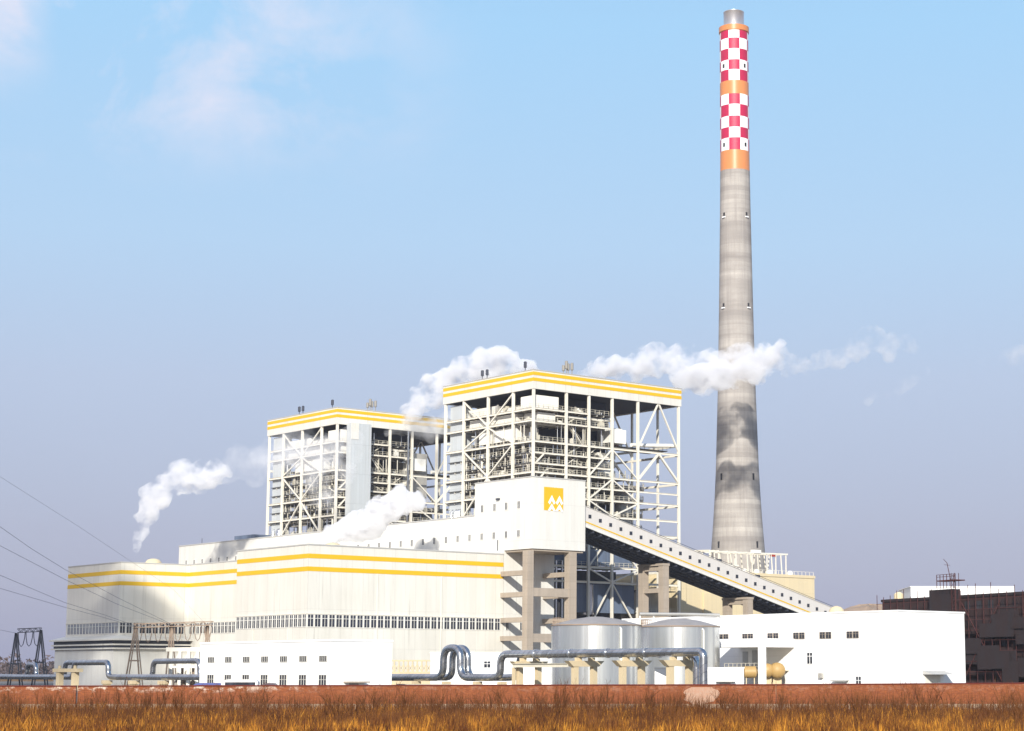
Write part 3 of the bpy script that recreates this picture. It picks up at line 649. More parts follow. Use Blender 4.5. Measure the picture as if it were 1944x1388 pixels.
# ============================================================ electrostatic precipitator right of the boiler house
def esp():
    b0 = 17.0
    t = thing('precipitator', 'sand coloured precipitator block with open roof framework at the chimney foot', 'precipitator', 134, b0)
    MB().box(141, 186.9, b0, b0+40, 19, 32.2).build('casing', M['esp'], t)
    MB().box(130.2, 133.8, b0-.6, b0+3, 0, 31).build('end_pier', M['esp'], t)
    MB().box(134.4, 141, b0+.2, b0+36, 0, 30.5).build('casing', M['esp'], t)
    MB().box(140.9, 143.8, b0-.35, b0, 0, 26).build('pilaster', M['esp'], t)
    MB().box(140.8, 187.1, b0-.2, b0, 31.6, 32.4).box(141, 186.9, b0, b0+40, 32.2, 32.45).build('roof', M['esp'], t)
    for a in (146.5, 158, 169.5, 181):           # hoppers below
        MB().hexa([(a-2, b0+6, 8), (a+2, b0+6, 8), (a+2, b0+10, 8), (a-2, b0+10, 8), (a-5.6, b0+1, 19), (a+5.6, b0+1, 19), (a+5.6, b0+15, 19), (a-5.6, b0+15, 19)]).build('hopper', M['low_clad'], t)
    for a in (141.5, 152.3, 163.8, 175.3, 186.4):
        for b in (b0+.5, b0+16): MB().box(a-.4, a+.4, b-.4, b+.4, 0, 19).build('leg', M['steel'], t)
    MB().bar((145.4, b0+2, 38.2), (177.5, b0+2, 38.6), .4, .42).build('roof_beam', M['steel'], t)
    MB().bar((145.4, b0+9, 38.4), (177.5, b0+9, 38.8), .35, .35).build('roof_beam', M['steel'], t)
    MB().bar((145.4, b0+2, 34.4), (157, b0+2, 34.5), .4, .5).build('roof_beam', M['steel'], t)
    for k, a in enumerate([145.4, 147.2, 149, 152.6, 156, 160.5, 162.6, 164.8, 168.8, 170.6, 172.5, 174.6, 176.8]):
        MB().bar((a+(.5 if k % 2 else 0), b0+2, 32.3), (a, b0+2, 38.4), .26).build('roof_post', M['steel'], t)
        MB().bar((a+(.9 if k % 3 else -.9), b0+9, 32.3), (a, b0+9, 38.6), .26).build('roof_post', M['steel'], t)
        MB().bar((a, b0+2, 38.5), (a, b0+9, 38.7), .35).build('roof_cross_beam', M['steel'], t)
    for a in (158, 160.4, 165.5, 170.8, 179.5): MB().lathe((a, b0+3, 32.4), [(.9, 0), (.9, .9), (.4, 1.4)], 12).build('insulator_housing', M['inner_panel'], t, smooth=True)
    MB().box(163, 166, b0+1.6, b0+3, 38.4, 39.4).build('hoist', M['inner_panel'], t)
    MB().box(170.6, 172.2, b0+1.8, b0+2.6, 37.7, 38.3).build('trolley', M['red'], t)
    rb = MB()
    for i in range(28): rb.bar((142+i*1.66, b0+.3, 32.4), (142+i*1.66, b0+.3, 33.5), .1)
    rb.bar((142, b0+.3, 33.5), (186.6, b0+.3, 33.5), .09); rb.build('handrail', M['steel'], t)
    return t
esp()

# ============================================================ chimney
def chimney():
    cx, cy = 34.1, 614.7
    t = wthing('chimney', 'very tall grey concrete chimney with red and white chequers between orange bands', 'chimney', cx, cy)
    aim = math.atan2(-cy, -cx)+R(0)
    c = (cx, cy, 0); n = 64; a0 = aim
    def rad(z):
        pts = [(0, 11.2), (20, 9.9), (42.5, 8.65), (52, 7.9), (60, 7.4), (70, 6.9), (76, 6.75), (95, 6.15), (119, 5.65), (136, 5.35), (154, 5.05), (172, 4.85), (217, 4.75)]
        for (z0, r0), (z1, r1) in zip(pts, pts[1:]):
            if z <= z1: return r0+(r1-r0)*(z-z0)/(z1-z0)
        return pts[-1][1]
    prof = [(rad(z), z) for z in list(range(0, 166, 4))+[167.7]]
    MB().lathe(c, prof, n, a0, True).build('shaft', M['chimney'], t, smooth=True)
    def band(nm, z0, z1, m, ex=.0): MB().lathe(c, [(rad(z0)+ex, z0), (rad(z1)+ex, z1)], n, a0).build(nm, m, t, smooth=True)
    band('painted_band', 167.7, 174.2, M['orange']); band('painted_band', 193.3, 197.9, M['orange'])
    MB().lathe(c, [(4.75, 215.2), (5.02, 215.4), (5.05, 217.2), (3.3, 217.4)], n, a0).build('top_collar', M['orange'], t, smooth=True)
    def cheq(rows, first_red_centre):
        m = MB(); step = 8
        for i, (z1, z0) in enumerate(zip(rows, rows[1:])):
            base = len(m.v)
            for z in (z0, z1):
                for k in range(n):
                    tt = 2*math.pi*k/n+a0; m.v.append((cx+rad(z)*math.cos(tt), cy+rad(z)*math.sin(tt), z))
            for k in range(n):
                sec = int(((k+.5+step/2) % n)//step)
                red = (sec % 2 == 0) == (first_red_centre ^ (i % 2 == 1))
                m.k = 0 if red else 1
                a, b = base+k, base+(k+1) % n; m.face((a, b, b+n, a+n))
        m.build('chequered_band', [M['tile_red'], M['tile_white']], t, smooth=True)
    cheq([215.2, 212.5, 208.8, 205.0, 201.6, 197.9], False)
    cheq([193.3, 189.7, 185.7, 181.9, 178.3, 174.2], True)
    MB().lathe(c, [(3.4, 215), (3.42, 222.4), (3.5, 222.5), (3.5, 222.7), (3.0, 222.7), (3.0, 221)], 48, a0).build('steel_flue', M['liner'], t, smooth=True)
    for z in (203.4, 176.4, 152.8, 122.4, 98.5, 66.3, 44.4):
        for da in (-46, 46):
            tt = aim+R(da); rr = rad(z)+.02; p = Vector((cx+rr*math.cos(tt), cy+rr*math.sin(tt), 0)); tn = Vector((-math.sin(tt), math.cos(tt), 0)); o_ = Vector((math.cos(tt), math.sin(tt), 0))
            h_ = 1.5 if z < 70 else .9; w_ = .35
            q = [p+tn*s1*w_+o_*s2*.12+Vector((0, 0, zz)) for zz in (z-h_, z+h_*.4) for s1, s2 in ((-1, -1), (1, -1), (1, 1), (-1, 1))]
            MB().hexa(q).build('inspection_opening', M['black'], t)
            if 80 < z < 160:
                MB().hexa([p+tn*s1*.6+o_*s2*.45+Vector((0, 0, zz)) for zz in (z-h_-.5, z-h_-.1) for s1, s2 in ((-1, 0), (1, 0), (1, 1), (-1, 1))]).build('ledge', M['tile_white'], t)
    return t
chimney()

# ============================================================ tanks
def tank(px, Y, rad, h, label, pipe_px):
    c = at(px, 1187, Y); x, y = c.x, c.y
    t = wthing('storage_tank', label, 'tank', x, y, 0, 'round galvanised storage tanks')
    sh = MB()
    sh.lathe((x, y, 0), [(rad, 0)]+[(rad+(.03 if k % 2 else 0), z) for k, z in enumerate(np.arange(1.5, h, 1.5))]+[(rad, h)], 72).build('shell', M['tank'], t, smooth=True)
    MB().lathe((x, y, h), [(rad+.12, -.15), (rad+.12, .03), (rad*.8, .42), (rad*.5, .95), (rad*.15, 1.3), (.05, 1.34)], 48).build('dome_roof', M['tankroof'], t, smooth=True)
    MB().lathe((x, y, h-.02), [(rad+.15, -.12), (rad+.15, .06)], 72, 0, False).build('rim', M['tan'], t)
    p = at(pipe_px, 1200, Y-rad); d = Vector((p.x-x, p.y-y, 0)).normalized(); q = Vector((x, y, 0))+d*(rad+.25)
    MB().tube([(q.x, q.y, 0), (q.x, q.y, h-.7), (q.x-d.x*.3, q.y-d.y*.3, h-.5)], .14, 8).build('riser_pipe', M['inner_panel'], t, smooth=True)
    rl = MB()
    for k in range(16):
        an = math.pi*.75+k*.09; an2 = an+.09
        p1 = (x+rad*.97*math.cos(an), y+rad*.97*math.sin(an), h); p2 = (x+rad*.97*math.cos(an2), y+rad*.97*math.sin(an2), h)
        rl.bar(p1, (p1[0], p1[1], h+1.1), .07); rl.bar((p1[0], p1[1], h+1.1), (p2[0], p2[1], h+1.1), .06); rl.bar((p1[0], p1[1], h+.55), (p2[0], p2[1], h+.55), .05)
    rl.build('handrail', M['tan'], t)
    return t
tank(1132, 300, 7.0, 10.8, 'left round galvanised tank in front of the boiler house foot', 1187)
tank(1290, 313, 6.5, 10.9, 'right round galvanised tank beside the long white building', 1343)
# walkway pipe over the tanks
wk = wthing('walkway', 'thin grey walkway on posts passing above the right galvanised tank', 'walkway', -1, 322)
p1, p2 = at(1214, 1166, 318), at(1366, 1168, 322)
MB().tube([p1, (p1+p2)/2+Vector((0, 0, .05)), p2], .28, 8).build('deck_pipe', M['duct'], wk, smooth=True)
for px, Y in ((1215, 318), (1241, 319), (1272, 320), (1362, 322)):
    p = at(px, 1167, Y); MB().tube([(p.x, p.y, 0), (p.x, p.y, p.z-.2)], .16, 8).build('post', M['inner_panel'], wk)

# ============================================================ pipelines
def arc(p, q, r_pt, n=6):      # rounded corner from p to q about control point r_pt
    return [tuple((Vector(p)*(1-s)*(1-s)+Vector(r_pt)*2*s*(1-s)+Vector(q)*s*s)) for s in [i/n for i in range(n+1)]]
def path(pts, rr):
    o = [pts[0]]
    for i in range(1, len(pts)-1):
        p = Vector(pts[i]); a = (Vector(pts[i-1])-p); b = (Vector(pts[i+1])-p); r = min(rr, a.length*.49, b.length*.49)
        o += arc(p+a.normalized()*r, p+b.normalized()*r, p)
    return o+[pts[-1]]
def pipeline(a, name_label, R0, pts, loopy=1.5):
    t = thing('pipeline', name_label, 'pipeline', a, pts[0][0], 0, 'silver lagged pipelines')
    P = path([(a+(p[2] if len(p) > 2 else 0), p[0], p[1]) for p in pts], loopy)
    MB().tube(P, R0, 20).build('pipe', M['lagging'], t, smooth=True)
    return t, P
t1, P1 = pipeline(-62, 'front silver pipeline that turns down in front of the small white building', .55,
    [(70, 2.62), (-12.5, 2.62), (-12.5, 5.5), (-28, 5.5), (-28, 2.62), (-137, 2.75), (-141.2, 2.75), (-141.2, 7.2), (-145.6, 7.2), (-145.6, 2.75), (-153.2, 2.75), (-155.6, 2.9), (-155.6, 6.15), (-197.6, 6.15), (-199.2, 6.15), (-199.2, .2)], 1.9)
t2, P2 = pipeline(-59.6, 'rear silver pipeline with the taller expansion loops', .52,
    [(70, 2.62), (15.5, 2.62), (15.5, 5.2), (11, 5.2), (11, 2.62), (-3, 2.62), (-3, 5.55), (-23, 5.55), (-23, 2.62), (-42, 2.62), (-42, 5.65), (-60.5, 5.65), (-60.5, 2.62), (-137, 2.75), (-140.2, 2.75), (-140.2, 7.2), (-144.2, 7.2), (-144.2, 2.75), (-154.4, 2.75), (-157, 2.9), (-157, 6.1), (-195.3, 6.1), (-195.3, .2)], 1.9)
for tt_, a_ in ((t1, -62), (t2, -59.6)):
    fl = MB()
    for b in (-165, -171, -178, -186, -192, -147, -135, -66, -50, -30, 0, 20): pass
    for k, (b, z) in enumerate(((-164, 6.13), (-172, 6.13), (-180, 6.13), (-188, 6.13))):
        MB().tube([(a_, b-.12, z), (a_, b+.12, z)], .68, 16).build('pipe_flange', M['silver'], tt_)
# pipe stands
st = None
for k, (b, lab) in enumerate(((-173.6, 'concrete twin-post pipe stand in front of the left galvanised tank'), (-183.8, 'concrete twin-post pipe stand right of the left galvanised tank'), (-193.4, 'concrete twin-post pipe stand in front of the right galvanised tank beside the pipe bends'), (-161.0, 'concrete pipe stand where the raised pipes begin'))):
    t = thing('pipe_stand', lab, 'pipe stand', -60.8, b, 0, 'concrete pipe stands')
    for a in (-62.6, -59.2): MB().box(a-.4, a+.4, b-.35, b+.35, 0, 4.3).build('post', M['standc'], t)
    MB().hexa([(-63.2, b-.45, 4.3), (-58.6, b-.45, 4.3), (-58.6, b+.45, 4.3), (-63.2, b+.45, 4.3), (-64.2, b-.5, 5.1), (-57.6, b-.5, 5.1), (-57.6, b+.5, 5.1), (-64.2, b+.5, 5.1)]).build('cross_head', M['standc'], t)
    for a in (-62, -59.6): MB().box(a-.5, a+.5, b-.2, b+.2, 5.1, 5.56).build('saddle', M['standc'], t)
t = thing('beam_rail', 'yellow painted beam running between the pipe stands under the raised pipes', 'beam', -63, -167)
MB().ibeam((-63.6, -160.6, 4.5), (-63.6, -173.3, 4.5), .5, .55).build('beam', M['rail'], t); MB().box(-63.8, -63.4, -161.1, -160.7, 0, 4.2).build('post', M['standc'], t)
t = thing('pipe_portal', 'concrete portal under the pipe loop at the far left', 'pipe stand', -66, -17)
for b in (-15, -22): MB().box(-66.6, -65.6, b-.7, b+.7, 0, 3.6).build('post', M['standc'], t)
MB().box(-66.8, -65.4, -24, -13, 3.6, 4.3).build('cross_head', M['standc'], t)
for b in (-14.8, -21.8): MB().lathe((-66.1, b, 4.3), [(.35, 0), (.3, .6)], 10).build('cap', M['standc'], t)
for k, (b, lab) in enumerate(((-27.5, 'short post under the low pipe, nearest the far-left portal'), (-39, 'short post under the low pipe, middle of three'), (-51, 'short post under the low pipe, nearest the low white building'))):
    t = thing('pipe_post', lab, 'post', -62, b, 0, 'short posts under the low pipe'); MB().box(-62.6, -61.4, b-.6, b+.6, 0, 1.3).build('post', M['standc'], t); MB().box(-62.8, -61.2, b-.8, b+.8, 1.3, 2.0).build('saddle', M['standc'], t)
t = thing('pipe_bed', 'low yellowish sleeper beams under the pipes right of the low white building', 'beam', -63.5, -145)
MB().box(-64.4, -63.9, -158, -132, 1.35, 1.75).build('beam', M['rail'], t)
for b in (-134, -142, -150, -156): MB().box(-64.6, -58.8, b-.25, b+.25, 0, 1.35).box(-62.6, -61.4, b-.4, b+.4, 1.35, 2.15).build('sleeper', M['standc'], t)

# ============================================================ low white building, left
def low_white():
    t = thing('office_block', 'low bright white two-storey building with two rows of seven windows', 'building', -82.5, -142.2)
    a0, b0 = -82.5, -142.2
    MB().box(a0, a0+10.4, b0, b0+39.4, 0, 8.0).build('wall', M['white'], t)
    MB().box(a0-.12, a0+10.5, b0-.12, b0+39.5, 8.0, 8.3).build('parapet', M['white'], t)
    for i in range(7):
        b = -106.5-i*5.55
        window(t, 'w4', a0, b, 5.08, FA, 2.1, .85, 4, None, fr='cream', fw=.055)
        window(t, 'w3', a0, b, 1.3, FA, 2.1, 1.85, 3, .62, fr='cream', fw=.06)
    MB().box(a0+2, a0+5.6, b0-1.6, b0, 2.0, 2.2).build('porch_roof', M['concrete'], t)
    MB().box(a0+3, a0+4.6, b0-.05, b0, .1, 1.95).build('door', M['duct'], t)
    for b in (-109.9, -120.8, -131.9): MB().box(a0-.1, a0, b-.07, b+.07, 0, 6.8).build('downpipe', M['cream'], t)
    return t
low_white()

# ============================================================ long white building, right
def right_white():
    a0, b0 = -5.1, -183.1
    t = thing('workshop_building', 'long bright white building with a cantilevered canopy and a row of paired windows', 'building', a0, b0)
    MB().box(a0, a0+16.1, b0, b0+66, 0, 12.95).build('wall', M['white'], t)
    MB().box(a0-.12, a0+16.2, b0-.12, b0+66.1, 12.95, 13.2).build('parapet', M['white'], t)
    for b in (-173.5, -167.55, -161.6, -155.6, -149.6, -143.6, -137.6, -131.6):
        for s in (-.68, .68): window(t, 'pair', a0, b+s, 8.95, FA, 1.2, 1.05, 2, .66, fr='concrete', fw=.045)
    window(t, 'tall', a0, -164.0, 4.85, FA, 1.3, 1.9, 2, .68, fr='white', fw=.12)
    window(t, 'low', a0, -174.6, 1.6, FA, 1.2, 1.3, 2, .5, fr='white', fw=.1)
    # canopy on two legs
    c0 = -12.7
    MB().box(c0, a0, -160.6, -147.6, 7.6, 9.0).build('canopy', M['white'], t)
    MB().box(c0+.02, c0+.9, -160.58, -159.6, 0, 7.6).build('canopy_column', M['white'], t)
    MB().box(c0+.02, c0+.9, -148.5, -147.62, 0, 7.6).build('canopy_column', M['white'], t)
    MB().box(a0-.06, a0, -153.6, -150.6, 2.9, 7.2).build('door', M['duct'], t)
    MB().box(a0-.05, a0, -149.6, -148.3, 2.9, 7.0).build('door', M['duct'], t)
    MB().box(c0+.6, a0, -159.2, -150.5, 3.75, 3.95).build('platform', M['rail'], t)
    rb = MB()
    for i in range(9): rb.bar((c0+.7, -159+i, 3.95), (c0+.7, -159+i, 5.0), .07)
    rb.bar((c0+.7, -159, 5.0), (c0+.7, -151, 5.0), .07); rb.bar((c0+.7, -159, 4.5), (c0+.7, -151, 4.5), .05); rb.build('handrail', M['rail'], t)
    # right-hand face: door with slanting porch roof
    MB().hexa([(.4, b0-2.2, 3.2), (5.6, b0-2.2, 3.2), (5.6, b0, 3.2), (.4, b0, 3.2), (.4, b0-.1, 3.75), (5.6, b0-.1, 3.75), (5.6, b0, 3.8), (.4, b0, 3.8)]).build('porch_roof', M['roofing'], t)
    MB().box(1.0, 4.6, b0-.06, b0, .1, 3.1).build('roller_door', M['cream'], t)
    MB().box(a0-.14, a0, -172.55, -172.4, 0, 8.5).build('downpipe', M['cream'], t)
    MB().hexa([(a0-1.2, -172.6, 2.1), (a0-1.2, -169.4, 2.1), (a0, -169.4, 2.25), (a0, -172.6, 2.25), (a0-1.2, -172.6, 2.25), (a0-1.2, -169.4, 2.25), (a0, -169.4, 2.4), (a0, -172.6, 2.4)][::-1]).build('door_canopy', M['roofing'], t)
    MB().box(a0-.5, a0, -167.0, -166.2, 2.6, 3.4).build('wall_unit', M['duct'], t)
    return t
right_white()
# outbuilding below the canopy, and ochre tanks
p0, p1 = at(1337, 1267, 268), at(1412, 1267, 268)
t = wthing('outbuilding', 'small plain white outbuilding in front of the canopy, left of the ochre tanks', 'building', p0.x, 268)
MB().box(p0.x, p1.x, 268, 273, 0, p0.z-.15).build('wall', M['white'], t); MB().box(p0.x-.1, p1.x+.1, 267.9, 273.1, p0.z-.15, p0.z).build('roof', M['white'], t)
MB().box(p1.x-3.4, p1.x-1.9, 267.95, 268, 0, 2.1).build('door', M['duct'], t); MB().box(p1.x-3.9, p1.x-1.2, 266.9, 268, 2.2, 2.3).build('door_canopy', M['roofing'], t)
p0, p1 = at(1243, 1267, 262), at(1272, 1267, 262)
t = wthing('outbuilding', 'tiny white kiosk between the pipe stands in front of the right galvanised tank', 'kiosk', p0.x, 262)
MB().box(p0.x, p1.x, 262, 264.5, 0, p0.z-.12).build('wall', M['white'], t); MB().box(p0.x-.08, p1.x+.08, 261.9, 264.6, p0.z-.12, p0.z).build('roof', M['white'], t)
for px, r_, lab in ((1457, 1.15, 'left of the two ochre tanks under the canopy, partly behind the white pillar'), (1476, 1.3, 'right of the two ochre tanks under the canopy'), ):
    p = at(px, 1273, 315); t = wthing('horizontal_tank', lab, 'tank', p.x, 315, 0, 'ochre tanks under the canopy')
    sh = MB(); pr = [(p.x, 315-1.0+1.0*(1-math.cos(k/6*math.pi/2)), p.z) for k in range(7)]
    rs = [max(.02, r_*math.sin(k/6*math.pi/2)) for k in range(7)]
    sh.tube(pr+[(p.x, 317.6, p.z), (p.x, 318.4, p.z)], rs+[r_, .05], 24).build('shell', M['tankyellow'], t, smooth=True)
    for yy in (315.6, 317): MB().box(p.x-.7, p.x+.7, yy, yy+.35, 0, p.z-r_*.75).build('saddle', M['standc'], t)
p = at(1424, 1276, 313); t = wthing('horizontal_tank', 'small ochre tank on legs left of the white canopy pillar', 'tank', p.x, 313, 0, 'ochre tanks under the canopy')
MB().tube([(p.x-1.2, 313, p.z), (p.x-.9, 313, p.z), (p.x+.9, 313, p.z), (p.x+1.2, 313, p.z)], [.3, .95, .95, .3], 20).build('shell', M['tankyellow'], t, smooth=True)
for dx in (-.7, .6): MB().box(p.x+dx, p.x+dx+.15, 312.8, 313.2, 0, p.z-.7).build('leg', M['standc'], t)

# ============================================================ auxiliary low white building and fence behind the pipes
p0, p1 = at(818, 1238, 322), at(1092, 1238, 322)
t = wthing('pump_house', 'low white pump house with small windows behind the pipe loops', 'building', p0.x, 322)
MB().box(p0.x, p1.x, 322, 330, 0, p0.z-.2).build('wall', M['white'], t); MB().box(p0.x-.15, p1.x+.15, 321.85, 330.1, p0.z-.2, p0.z).build('roof', M['white'], t)
for px, w_, z0, z1 in ((925, 1.15, 1268, 1255), (988, 1.3, 1262, 1251), (1020, 1.2, 1262, 1251)):
    q = at(px, z0, 322); q2 = at(px, z1, 322); window(t, 'ph', q.x, 322, q.z, 0, w_, q2.z-q.z, 2, .6, fr='white', fw=.1)
for px in (1006, 1038): q = at(px, 1261, 321.9); MB().box(q.x-.7, q.x+.9, 321.4, 321.9, q.z, q.z+1.1).build('wall_cabinet', M['inner_panel'], t)
p0, p1 = at(740, 1253, 335), at(818, 1253, 335)
t = wthing('lattice_fence', 'pale concrete lattice fence behind the low pipe right of the white building', 'fence', p0.x, 335)
MB().box(p0.x, p1.x, 335, 335.3, 0, p0.z-2.0).build('base', M['standc'], t); MB().box(p0.x, p1.x, 335, 335.3, p0.z-.25, p0.z).build('top_rail', M['standc'], t)
f = MB(); n = 9
for i in range(n+1):
    x = p0.x+(p1.x-p0.x)*i/n; f.box(x-.12, x+.12, 335.02, 335.28, p0.z-2, p0.z-.25)
    if i < n: f.bar((x+.1, 335.15, p0.z-1.9), (x+(p1.x-p0.x)/n-.1, 335.15, p0.z-.9), .12); f.bar((x+.1, 335.15, p0.z-.9), (x+(p1.x-p0.x)/n-.1, 335.15, p0.z-1.9), .12)
f.build('lattice', M['standc'], t)
# beige transformer yard between the left pipes and the white building
t = wthing('transformer_frame', 'beige steel frame with girders left of the low white building', 'steel frame', at(365, 1278, 372).x, 372)
q0, q1 = at(325, 1232, 372), at(392, 1232, 372)
MB().box(q0.x-1, q1.x+1, 372, 376, q0.z-.5, q0.z+.3).build('top_beam', M['steel'], t)
for i in range(5):
    x = q0.x+(q1.x-q0.x)*i/4; MB().box(x-.3, x+.3, 372, 372.6, 0, q0.z-.5).build('column', M['steel'], t)
for i in range(4):
    x = q0.x+(q1.x-q0.x)*i/4; x2 = q0.x+(q1.x-q0.x)*(i+1)/4
    MB().bar((x, 372.3, q0.z-3.6), (x2, 372.3, q0.z-.7), .3).build('brace', M['steel'], t)
for z in (2.2, 4.4): MB().box(q0.x, q1.x, 372.05, 372.5, z, z+.4).build('beam', M['steel'], t)
for i in range(6):
    x = q0.x+.8+(q1.x-q0.x-1.6)*i/5; MB().lathe((x, 374, 0), [(.6, 0), (.6, 1.6+(i % 3)), (.25, 2.0+(i % 3)), (.25, 3.4+(i % 2))], 12).build('transformer_bushing', M['tan'] if i % 2 else M['equip'], t, smooth=True)

# ============================================================ gantries and power lines
def gantry(label, Y, frames, beam, mat, hang, name='line_gantry'):
    x0 = at(frames[0][2], frames[0][3], Y); t = wthing(name, label, 'gantry', x0.x, Y, 0, 'power line gantries')
    for (l, r_, ax, ay) in frames:
        ap = at(ax, ay, Y); pl = at(l, 1278, Y); pr = at(r_, 1278, Y)
        sx = (ap.z)/(ap.z-3.4)
        for p in (pl, pr):
            g = Vector((ap.x+(p.x-ap.x)*sx, Y, 0)); d = .32 if p is pl else -.32
            MB().bar((g.x-.3, Y, 0), (ap.x-.15, Y, ap.z), .28).bar((g.x+.3, Y, 0), (ap.x+.15, Y, ap.z), .22).build('leg', mat, t)
        zm = ap.z*.45; f_ = (ap.z-zm)/ap.z
        MB().bar((ap.x+(pl.x-ap.x)*sx*f_, Y, zm), (ap.x+(pr.x-ap.x)*sx*f_, Y, zm), .3).build('cross_tie', mat, t)
    a_, b_ = at(*beam[0], Y), at(*beam[1], Y); lat = MB(); n = max(8, int((b_.x-a_.x)/1.0))
    for dy in (-.5, .5):
        for dz in (0, .8): lat.bar((a_.x, Y+dy, a_.z+dz), (b_.x, Y+dy, b_.z+dz), .14)
        for i in range(n):
            s, e = i/n, (i+1)/n; z0, z1 = (0, .8) if i % 2 else (.8, 0)
            lat.bar((a_.x+(b_.x-a_.x)*s, Y+dy, a_.z+(b_.z-a_.z)*s+z0), (a_.x+(b_.x-a_.x)*e, Y+dy, a_.z+(b_.z-a_.z)*e+z1), .1)
    lat.build('lattice_beam', mat, t)
    for i in range(hang):
        s = (i+.5)/hang; x = a_.x+(b_.x-a_.x)*s; z = a_.z+(b_.z-a_.z)*s; ln = 2.6
        MB().tube([(x-.75, Y, z), (x-.68, Y, z-1.2), (x-.4, Y, z-ln), (x, Y, z-ln-.5), (x+.4, Y, z-ln), (x+.68, Y, z-1.2), (x+.75, Y, z)], .09, 6).build('jumper_cable', mat, t)
    return t
gantry('dark pair of A-frame masts joined by a beam at the far left edge', 420, [(20, 38, 31, 1202), (66, 86, 78, 1196)], [(34, 1201), (78, 1199)], M['dark_steel'], 3)
gantry('rusty brown row of A-frame masts carrying a long beam in front of the turbine hall', 398, [(243, 266, 258, 1187), (318, 331, 326, 1186), (388, 399, 394, 1188)], [(254, 1192), (404, 1187)], M['tan'], 8)
def wire(label, pts, r=.036):
    P = [at(*p) for p in pts]; o = []
    for i in range(len(P)-1):
        for k in range(6):
            s = k/6; p = P[i]*(1-s)+P[i+1]*s; p.z -= 0*s; o.append(p)
    o.append(P[-1]); org = o[0].copy()
    ob = MB().tube([p-org for p in o], r, 5).build('power_line', M['wire']); ob.location = org
    return tag(ob, label, 'power line', 'overhead power lines')
wire('uppermost overhead line reaching the middle mast of the brown gantry', [(-160, 905, 300), (0, 1000, 325), (60, 1042, 343), (123, 1081, 358), (220, 1133, 377), (323, 1184, 397)])
wire('second overhead line from the top, crossing the corner of the hall to the middle mast', [(-160, 948, 300), (0, 1036, 325), (123, 1100, 358), (220, 1146, 378), (323, 1186, 397.4)])
wire('thinner overhead line running to the left mast of the brown gantry, upper of two', [(-160, 1030, 300), (0, 1092, 325), (123, 1144, 360), (200, 1168, 385), (256, 1188, 397)])
wire('lowest overhead line running to the left mast of the brown gantry', [(-160, 1078, 300), (0, 1117, 325), (123, 1153, 360), (200, 1173, 385), (256, 1190, 397.4)], .035)
wire('faint high overhead line fading out against the hall at the left', [(-160, 850, 300), (0, 905, 330), (150, 1000, 370), (330, 1120, 410), (394, 1189, 398.2)], .022)
wire('short overhead line ending at the dark A-frame masts', [(-120, 1180, 380), (-20, 1192, 405), (31, 1202, 419.5)])

